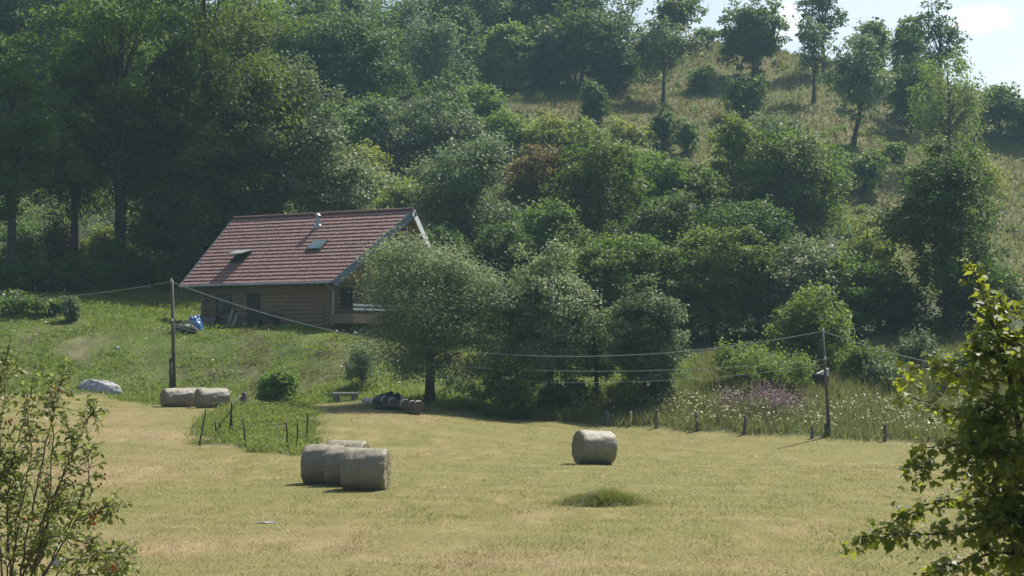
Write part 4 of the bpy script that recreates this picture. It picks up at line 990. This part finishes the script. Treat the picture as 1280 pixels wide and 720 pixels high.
for (px, tp, bs, dx, r, lab) in ((249,512,558,8,.035,"leftmost thin stake, slanting right, at the corner of the plot"),(269,526,550,0,.035,"short upright stake second from the left of the plot"),(277,528,543,-4,.03,"shortest slanting stake near the left of the plot"),(287,503,542,3,.045,"tall stake carrying a slanting brace pole"),(290,512,542,-1,.04,"stake touching the tall braced one"),(307,524,560,-3,.035,"lone stake in the front middle of the plot"),(361,527,566,-4,.035,"front right stake leaning left"),(371,527,560,1,.035,"upright stake between the leaning one and the right corner"),(384,516,553,0,.04,"tall stake at the right corner of the plot")):
    post("wooden_stake", px, tp, bs, r, dx, lab, "stake", GS, WOOD_DK)
post("gate_post", 304, 491, 509, .17, 0, "stout grey post at the back of the fenced plot beside the bales", "post", None)
a = hit(289, 542); pa = np.array(at(290, 504, a[1])); pb = hit(304, 508); pb = np.array(at(303, 494, pb[1]))
mb = MB(); mb.tube([(0, 0, 0), pb - pa], .04, 6); prop(mb.build("brace_pole", WOOD_DK, None, pa), "slanting pole braced between tall stake and stout grey post", "pole")

# ------------------------------------------------------------------ bench, logs, tarps, rocks
g = hit(432, 501); P = thing("stone_bench", "pale slab bench standing on the grass left of the log pile", "bench", g, math.radians(18))
mb = MB(); mb.box(-.68, .68, -.2, .2, .34, .43); mb.build("seat", simple("pale_slab", (.42,.40,.36), (.62,.60,.55), 5, .8), P)
for x in (-.48, .48):
    mb = MB(); mb.box(x - .14, x + .14, -.17, .17, -.15, .338); mb.build("leg", STONE, P)
m, t, b = new_mat("pale_bark"); t.links.new(ramp(t, noise(t, 6, 5, coords(t, "Object", (1, .4, 1))), [(.35, (.30,.27,.23)), (.65, (.62,.58,.52))]), b.inputs["Base Color"]); b.inputs["Roughness"].default_value = .75; PALE = m
CUT = simple("shaded_cut_wood", (.07,.05,.035), (.16,.12,.08), 12, .9)  # cut ends coloured dark, the shade on their faces put into the colour
GLG = "short logs in the pile by the apple tree"
LOGS = ((466,509,.14,.5,"small log lying loose at the left end of the pile"),(483,511,.24,.12,"leftmost big log, half under the black sheet"),(492,513,.23,.1,"big log right beside the leftmost big one"),(502,514,.20,.06,"thinner log in the middle of the pile"),(507,516,.24,.1,"big log in the middle front with a mossy end"),(516,517,.23,.08,"second log from the right end of the pile"),(524,518,.25,.1,"rightmost big log with the brightest top"))
for (px, by, r, yw, lab) in LOGS:
    g = hit(px, by); T = thing("log", lab, "log", g, yw, GLG)
    mb = MB(); k = 16; y0, y1 = -.25, 1.0; rg = np.random.default_rng(int(px))
    prof = [1 + rg.normal(0, .04) for _ in range(k)]
    vs = [(r * prof[j] * math.cos(2 * math.pi * j / k), y, r + r * prof[j] * math.sin(2 * math.pi * j / k) + .15) for y in (y0, y1) for j in range(k)]
    mb.add(vs, [(j, (j + 1) % k, k + (j + 1) % k, k + j)[::-1] for j in range(k)]); mb.build("bark", PALE, T, smooth=True)
    mb = MB(); mb.add([(v_[0], v_[1] - .003, v_[2]) for v_ in vs[:k]], [tuple(range(k))]); mb.build('cut_end', CUT, T); mb = MB(); mb.add([(v_[0], v_[1] + .003, v_[2]) for v_ in vs[k:]], [tuple(range(k))[::-1]]); mb.build("cut_end", CUT, T)
g = hit(497, 512); T = thing("pallet", "dark low pallet under the pale logs by the apple tree", "pallet", g, .1)
mb = MB()
for y in (-.1, .35, .8): mb.box(-1.15, 1.25, y - .06, y + .06, -.12, .08)
mb.build("bearer", WOOD_DK, T)
mb = MB()
for x in np.arange(-1.1, 1.25, .26): mb.box(x, x + .2, -.2, .9, .083, .11)
mb.build("deck_board", WOOD_DK, T)
BLACK = simple("black_sheet", (.010,.011,.012), (.022,.024,.026), 3, .35, bd=.05)
def sheet(name, px, py, w, d, h, mat, label, seed, cat, n_=26, fold=.05):
    g = hit(px, py); rg = np.random.default_rng(seed); mb = MB(); vs = []
    ph = rg.uniform(0, 6, 6)
    for i in range(n_):
        for j in range(n_):
            u, v_ = i / (n_ - 1) * 2 - 1, j / (n_ - 1) * 2 - 1
            e = max(0, 1 - (abs(u) ** 3.2)) * max(0, 1 - abs(v_) ** 3.2)
            z = h * e ** .55 * (1 + .18 * math.sin(3.2 * u + ph[0]) * math.cos(2.7 * v_ + ph[1])) + fold * math.sin(9 * u + 5 * v_ + ph[2]) * e + fold * .7 * math.sin(14 * v_ - 4 * u + ph[3]) * e
            a = 1 + .1 * math.sin(3 * math.atan2(v_, u) + ph[4])
            vs.append((u * w / 2 * a, v_ * d / 2 * a, z - .02))
    fs = [(i * n_ + j, (i + 1) * n_ + j, (i + 1) * n_ + j + 1, i * n_ + j + 1) for i in range(n_ - 1) for j in range(n_ - 1)]
    mb.add(vs, fs); return prop(mb.build(name, mat, None, g, .1, True), label, cat)
sheet("tarpaulin", 487, 505, 1.6, 1.1, .52, BLACK, "black plastic sheet heaped over the rear of the log pile", 5, "tarpaulin")
BLUE = simple("blue_sheet", (.03,.11,.28), (.07,.20,.42), 3, .4, bd=.03)
sheet("tarpaulin", 243, 413, .95, .8, .82, BLUE, "crumpled blue tarpaulin bundle beside the left corner of the chalet", 6, "tarpaulin")
sheet("soil_heap", 231, 416, 1.6, 1.0, .5, simple("dark_heap", (.03,.03,.024), (.07,.065,.05), 4, .95, bd=.08), "dark heap beside the blue bundle behind the left pole", 8, "heap")
rg = np.random.default_rng(9); T = thing("white_flowering_plant", "trailing plant with white blooms between pole and blue bundle", "plant", hit(222, 418))
c0 = np.array(hit(222, 418)); cs = []
for s in np.linspace(0, 1, 20):
    p_ = np.array(at(209 + 27 * s + rg.normal(0, .8), 414 - 6 * s - (3 * math.sin(s * 9)) + rg.normal(0, .8), c0[1])); cs.append(p_ - c0)
link_mesh("blooms", np_mesh("blooms", dabs(rg, cs, .075), 6, np.full(len(cs), .5), PETAL), T)
pts = np.repeat(np.array(cs), 14, 0) + rg.normal(size=(280, 3)) * .13 + np.array([0, .05, -.12]); link_mesh("leaves", np_mesh("leaves", leaf_quads(rg, pts, rnd_unit(rg, 280), .13), 4, rg.uniform(0, 1, 280), LM['mid']), T)
def rock(name, px, py, w, d, h, mat, label, seed, cat="rock"):
    g = hit(px, py); rg = np.random.default_rng(seed); mb = MB(); k, m_ = 40, 18; vs = []
    pl = [(unit(rnd_unit(rg, 1)[0] * [1, 1, .8] + [0, 0, .25]), rg.uniform(.62, .95)) for _ in range(16)]
    for i in range(m_ + 1):
        for j in range(k):
            ph, th = math.pi * (i / m_) - math.pi / 2, 2 * math.pi * j / k
            dv = np.array([math.cos(ph) * math.cos(th), math.cos(ph) * math.sin(th), math.sin(ph)]); r = 1.05
            for (n_, o_) in pl:
                q = dv @ n_
                if q > .1: r = min(r, o_ / q)
            r *= 1 + .03 * math.sin(7 * th + 5 * ph) + .02 * math.sin(13 * th - 9 * ph)
            vs.append((dv[0] * r * w / 2, dv[1] * r * d / 2, dv[2] * r * h))
    mb.add(vs, [(i * k + j, i * k + (j + 1) % k, (i + 1) * k + (j + 1) % k, (i + 1) * k + j) for i in range(m_) for j in range(k)])
    return prop(mb.build(name, mat, None, (g[0], g[1], g[2] + h * .05), rg.uniform(-.3, .3), False), label, cat)
ROCK = simple("granite", (.22,.215,.20), (.46,.45,.43), 2.6, .9, bs=.7, bd=.12)
rock("boulder", 126, 489, 2.5, 1.6, .62, ROCK, "large pale grey boulder at the foot of the bank", 3, "boulder")
rock("stone", 145, 437, .4, .3, .16, ROCK, "small whitish stone high on the grassy bank", 4)
rock("stone", 333, 655, .5, .4, .05, STONE, "flat stone sunk in the mown grass below the bale cluster", 6)
rock("stone", 71, 708, .42, .3, .2, ROCK, "grey stone behind the rose shrub at the lower left", 7)
# rank heap of old hay and grass in the mown field
g = hit(748, 632); T = thing("hay_heap", "low tussocky heap of dirt and grass in the field below the lone bale", "heap", g)
mb = MB(); n_ = 30; rg = np.random.default_rng(12)
vs = []
for i in range(n_):
    for j in range(n_):
        u, v_ = i / (n_ - 1) * 2 - 1, j / (n_ - 1) * 2 - 1; r_ = math.hypot(u, v_); e = max(0, 1 - r_ * r_)
        vs.append((u * 1.2, v_ * .8, .21 * e * (1 + .35 * math.sin(5 * u + 2) * math.cos(4 * v_)) * (1.25 - .5 * u) - .03 + rg.normal(0, .015) * e))
mb.add(vs, [(i * n_ + j, (i + 1) * n_ + j, (i + 1) * n_ + j + 1, i * n_ + j + 1) for i in range(n_ - 1) for j in range(n_ - 1)])
mb.build("soil_mound", simple("mound_soil", (.075,.070,.030), (.16,.14,.06), 6, .95, bs=.8, bd=.08), T, smooth=True)
q = rg.normal(size=(4200, 2)) * np.array([.52, .34]) * (1 + .4 * np.sin(rg.uniform(0, 6.28, 4200)))[:, None]; e = np.clip(1 - (q[:, 0] / 1.2) ** 2 - (q[:, 1] / .8) ** 2, 0, 1)
link_mesh("rank_grass", np_mesh("rank_grass", blades(rg, q, .14 + .08 * (q[:, 0] > 0), .02, 1.1, .20 * e), 3, np.clip(rg.normal(.45, .2, len(q)), 0, 1), [GRASS_LUSH, GRASS_MOWN], (rg.random(len(q)) < .6).astype(int)), T)
# log pile in the shade below the big ash
GLP = "felled trunks stacked under the big dark ash"
g = hit(1150, 415); rg = np.random.default_rng(15)
for i, (x, z, L_, lab) in enumerate(((-2.2, .0, 6.5, "lower front trunk in the stack under the big ash"), (-1.6, .0, 6, "lower rear trunk in the stack under the big ash"), (-1.2, .34, 5.6, "top trunk of the stack under the big ash"))):
    y = (0, .42, .2)[i]; mb = MB(); mb.tube([(x, y, z + .2), (x + L_ * .5, y + .05, z + .24), (x + L_, y + .1, z + .3)], [.21, .2, .17], 12)
    prop(mb.build("felled_trunk", simple("felled_bark", (.075,.055,.045), (.15,.115,.095), 5, .9), None, (g[0] - .6, g[1], g[2]), .08, True), lab, "log", GLP)
# pale cover on a dark crate by the thin pole
g = hit(1023, 484); T = thing("covered_trough", "dark crate with a pale cloth beside the thin pole", "crate", g, .2)
mb = MB(); mb.box(-.45, .45, -.3, .3, -.1, .62); mb.box(-.5, .5, -.35, .35, .622, .68); mb.build("crate", WOOD_DK, T)
mb = MB(); mb.add([(-.2, -.36, .70), (.42, -.40, .98), (.5, -.1, 1.0), (-.1, -.0, .72), (.44, -.42, .55), (.30, -.40, .60)], [(0, 1, 2, 3), (5, 4, 1, 0)]); mb.build("cloth", WHITE, T)

# ------------------------------------------------------------------ foreground maple (right) and rose shrub (left)
LEAF_OUT = [(0, 0), (.16, .02), (.42, .12), (.34, .22), (.50, .46), (.28, .44), (.24, .62), (.0, 1.0)]
LEAF_OUT = LEAF_OUT + [(-x, y) for (x, y) in LEAF_OUT[-2:0:-1]]
def shaped_leaves(rng, pos, nrm, tdir, size, outline, fold=.18):
    out_ = np.array(outline); k = len(pos)
    t = tdir - nrm * (tdir * nrm).sum(1, keepdims=True); t /= np.linalg.norm(t, axis=1, keepdims=True) + 1e-9
    b_ = np.cross(nrm, t); l = (size * rng.uniform(.6, 1.25, k))[:, None]
    V_ = np.stack([pos + b_ * l * ox + t * l * oy + nrm * l * (abs(ox) * fold - .22 * oy * oy) for (ox, oy) in out_], 1)
    return V_.reshape(-1, 3)
rg = np.random.default_rng(55)
MD = 20.0
g = np.array([at(1335, 700, MD)[0], MD, 0]); g[2] = gz(g[0], g[1])
T = thing("maple_tree", "young maple in the foreground with yellow-green lit leaves, right edge", "tree", g)
mb = MB(); LP, LT, LN = [], [], []
def pt(px, py, dd=0.0): return np.array(at(px, py, MD + dd)) - g
def branch(pts, r0, r1, leafy, sub=4, subl=.28):
    pts = [np.asarray(p) for p in pts]
    dense = []
    for i in range(len(pts) - 1):
        for s in np.linspace(0, 1, 6, endpoint=False): dense.append(pts[i] * (1 - s) + pts[i + 1] * s + rg.normal(size=3) * .012)
    dense.append(pts[-1]); kk = len(dense)
    mb.tube(dense, list(np.linspace(r0, r1, kk)), 6)
    if not leafy: return
    for i in range(int(kk * .22), kk):
        d = unit(dense[i] - dense[i - 1])
        for _ in range(sub):
            o = unit(rnd_unit(rg, 1)[0] + d * .6 + np.array([0, 0, -.1])); e = dense[i] + o * subl * rg.uniform(.35, 1.0)
            m_ = (dense[i] + e) / 2 + np.array([0, 0, .03])
            mb.tube([dense[i], m_, e], [.004, .003, .0015], 4, False)
            for s in (.45, .75, 1.0):
                for _k in range(2 if rg.random() < .6 else 1):
                    c_ = dense[i] * (1 - s) + e * s + rg.normal(size=3) * .03
                    LP.append(c_); LT.append(unit(o * .6 + rg.normal(size=3) * .5 + np.array([0, 0, -.55]))); LN.append(unit(rg.normal(size=3) * .45 + np.array([-.1, -.25, .85])))
main = [np.array([0, 0, -.2]), pt(1330, 740), pt(1300, 640), pt(1278, 560, .1), pt(1262, 470, .1), pt(1240, 400, .05), pt(1218, 340, 0)]
mb.tube(main, [.07, .06, .045, .035, .025, .014, .006], 8)
branch([main[4], pt(1240, 400, .05), pt(1216, 338)], .014, .004, True, 3, .2)
branch([pt(1258, 455, .1), pt(1250, 400, .3), pt(1255, 372, .4)], .01, .003, True, 3, .24)
branch([pt(1262, 480, .1), pt(1205, 470, -.3), pt(1150, 452, -.6) + [0, 0, -.05]], .012, .003, True, 3, .22)
branch([pt(1265, 500, .1), pt(1210, 480, .3), pt(1180, 455, .5)], .012, .003, True, 3, .22)
branch([pt(1275, 550, .1), pt(1200, 520, .2), pt(1125, 490, .3)], .014, .003, True, 3, .2)
branch([pt(1280, 575, .1), pt(1215, 555, -.4), pt(1160, 560, -.7), pt(1145, 590, -.8)], .014, .003, True, 3, .22)
branch([pt(1295, 625), pt(1220, 620, .3), pt(1155, 632, .5), pt(1115, 655, .6), pt(1068, 678, .7)], .018, .003, True, 3, .17)
branch([pt(1300, 650), pt(1230, 660, -.3), pt(1170, 668, -.5), pt(1112, 672, -.6)], .018, .003, True, 3, .2)
branch([pt(1318, 700), pt(1250, 690, .2), pt(1190, 705, .2), pt(1155, 725, .2)], .02, .004, True, 4, .26)
branch([pt(1322, 720), pt(1270, 735, -.2), pt(1200, 750, -.3)], .02, .004, True, 4, .28)
for (a, c_, e) in (((1275,545),(1290,470),(1300,400)),((1285,585),(1235,560),(1195,580)),((1262,470),(1285,430),(1290,390)),((1290,610),(1250,590),(1215,600)),((1270,520),(1235,505),(1215,525)),((1300,640),(1265,645),(1235,630)),((1310,680),(1290,640),(1270,660)),((1315,690),(1280,700),(1245,720)),((1265,490),(1290,500),(1310,520)),((1280,570),(1300,560),(1330,540)),((1262,460),(1240,440),(1225,430)),((1300,650),(1330,620),(1350,600)),((1268,505),(1245,530),(1225,560))):
    dd = rg.uniform(-.6, .6); branch([pt(*a, .05), pt(*c_, dd * .6), pt(*e, dd)], .013, .003, True, 4, .3)
for _ in range(17):
    a_ = (rg.uniform(1262, 1310), rg.uniform(420, 730)); e_ = (a_[0] + rg.uniform(-85, 40), a_[1] + rg.uniform(-55, 30)); dd = rg.uniform(-.8, .8)
    if e_[0] < 1205 and e_[1] < 420: continue
    branch([pt(*a_, .05), pt((a_[0] + e_[0]) / 2, (a_[1] + e_[1]) / 2 - 10, dd * .6), pt(*e_, dd)], .01, .003, True, 3, .26)
mb.build("trunk", BARK_NEAR, T, smooth=True)
LP, LT, LN = np.array(LP), np.array(LT), np.array(LN)
tn = np.clip(.42 + rg.normal(0, .22, len(LP)) + .12 * (LP[:, 2] - LP[:, 2].mean()), 0, 1)  # higher leaves tinted lighter: sunlight on the top put into their colour
link_mesh("crown", np_mesh("crown", shaped_leaves(rg, LP, LN, LT, .088, LEAF_OUT), len(LEAF_OUT), tn, LM['maple']), T)

RD = 14.0
g = np.array([at(25, 760, RD)[0], RD, 0]); g[2] = gz(g[0], g[1])
T = thing("rose_shrub", "wild rose shrub with thin stems and red hips, lower left foreground", "shrub", g)
mb = MB(); LP, LT, LN, HP = [], [], [], []
def rp(px, py, dd=0.0): return np.array(at(px, py, RD + dd)) - g
OVAL = [(0, 0), (.2, .25), (.25, .5), (.15, .82), (0, 1), (-.15, .82), (-.25, .5), (-.2, .25)]
def stem(pts, r0, dens_=1.0, first=.25):
    pts = [np.asarray(p) for p in pts]; dn = []
    for i in range(len(pts) - 1):
        for s in np.linspace(0, 1, 8, endpoint=False): dn.append(pts[i] * (1 - s) + pts[i + 1] * s + rg.normal(size=3) * .006)
    dn.append(pts[-1]); kk = len(dn); mb.tube(dn, list(np.linspace(r0, r0 * .25, kk)), 6)
    for i in range(int(kk * first), kk):
        d = unit(dn[i] - dn[i - 1])
        for _ in range(int(2 * dens_ + rg.random() * 1.6)):
            o = unit(rnd_unit(rg, 1)[0] + d * .5 + np.array([0, 0, .1])); L_ = rg.uniform(.06, .17); e = dn[i] + o * L_
            mb.tube([dn[i], e], [.0028, .0015], 4, False)
            nl_ = int(rg.integers(4, 8))
            for q in range(nl_):
                s = .35 + .65 * q / (nl_ - 1); side = unit(np.cross(o, rnd_unit(rg, 1)[0])) * (1 if q % 2 else -1)
                LP.append(dn[i] * (1 - s) + e * s); LT.append(unit(side + o * .7 + np.array([0, 0, -.2]))); LN.append(unit(rg.normal(size=3) * .5 + np.array([0, -.25, .8])))
            if rg.random() < .034 and i > kk * .4 and len(HP) < 95:
                for _q in range(int(rg.integers(3, 9))): HP.append(e + rg.normal(size=3) * .028 + np.array([0, 0, -.03]))
root = np.array([0, 0, -.15])
for (pts_, r0, dn_) in (
  ([(20,745),(45,610),(70,500),(78,472)],.011,1.1),([(30,745),(75,600),(112,520),(118,516)],.010,1.0),([(35,745),(62,620),(68,520),(66,495)],.009,.9),
  ([(15,745),(8,640),(20,560),(45,470)],.011,1.1),([(5,745),(-5,640),(0,540),(12,455)],.011,1.2),([(10,745),(25,640),(40,560),(32,485)],.009,1.1),
  ([(40,745),(85,660),(110,600),(112,560)],.010,1.2),([(45,740),(95,650),(135,632),(140,640)],.009,.9),([(40,735),(60,670),(100,675),(125,690),(172,692)],.008,.9),
  ([(50,745),(85,700),(130,690),(150,700)],.008,1.2),([(20,745),(52,650),(95,560),(84,530)],.009,1.0),([(30,740),(55,690),(70,640),(90,620)],.009,1.2),
  ([(-10,745),(-20,600),(-5,500),(8,445)],.011,1.3),([(0,745),(18,690),(22,630),(18,590)],.009,1.4),([(55,745),(90,720),(140,715),(155,712)],.008,1.2),([(-15,745),(-15,660),(5,600),(25,570)],.009,1.4),([(10,745),(40,700),(50,680),(60,655)],.008,1.4)):
    dd = rg.uniform(-.45, .45)
    stem([root + rg.normal(size=3) * [.15, .1, 0]] + [rp(px, py, dd * min(1, k / 2 + .2)) for k, (px, py) in enumerate(pts_)], r0, dn_, .42)
mb.build("stems", TWIG, T, smooth=True)
LP, LT, LN = np.array(LP), np.array(LT), np.array(LN)
link_mesh("foliage", np_mesh("foliage", shaped_leaves(rg, LP, LN, LT, .046, OVAL), len(OVAL), np.clip(rg.normal(.5, .24, len(LP)), 0, 1), LM['rose']), T)
mb = MB(); mb.lathe([(.002, -.011), (.008, -.006), (.0095, .001), (.006, .009), (.002, .012)], 7)
hip0 = mb.build("rose_hip", simple("hip_red", (.30,.065,.02), (.42,.12,.03), 20, .4, bs=0), T, smooth=True)
hip0.location = tuple(HP[0])
for h_ in HP[1:98]:
    o = hip0.copy(); COL.objects.link(o); o.parent = T; o.location = tuple(h_)
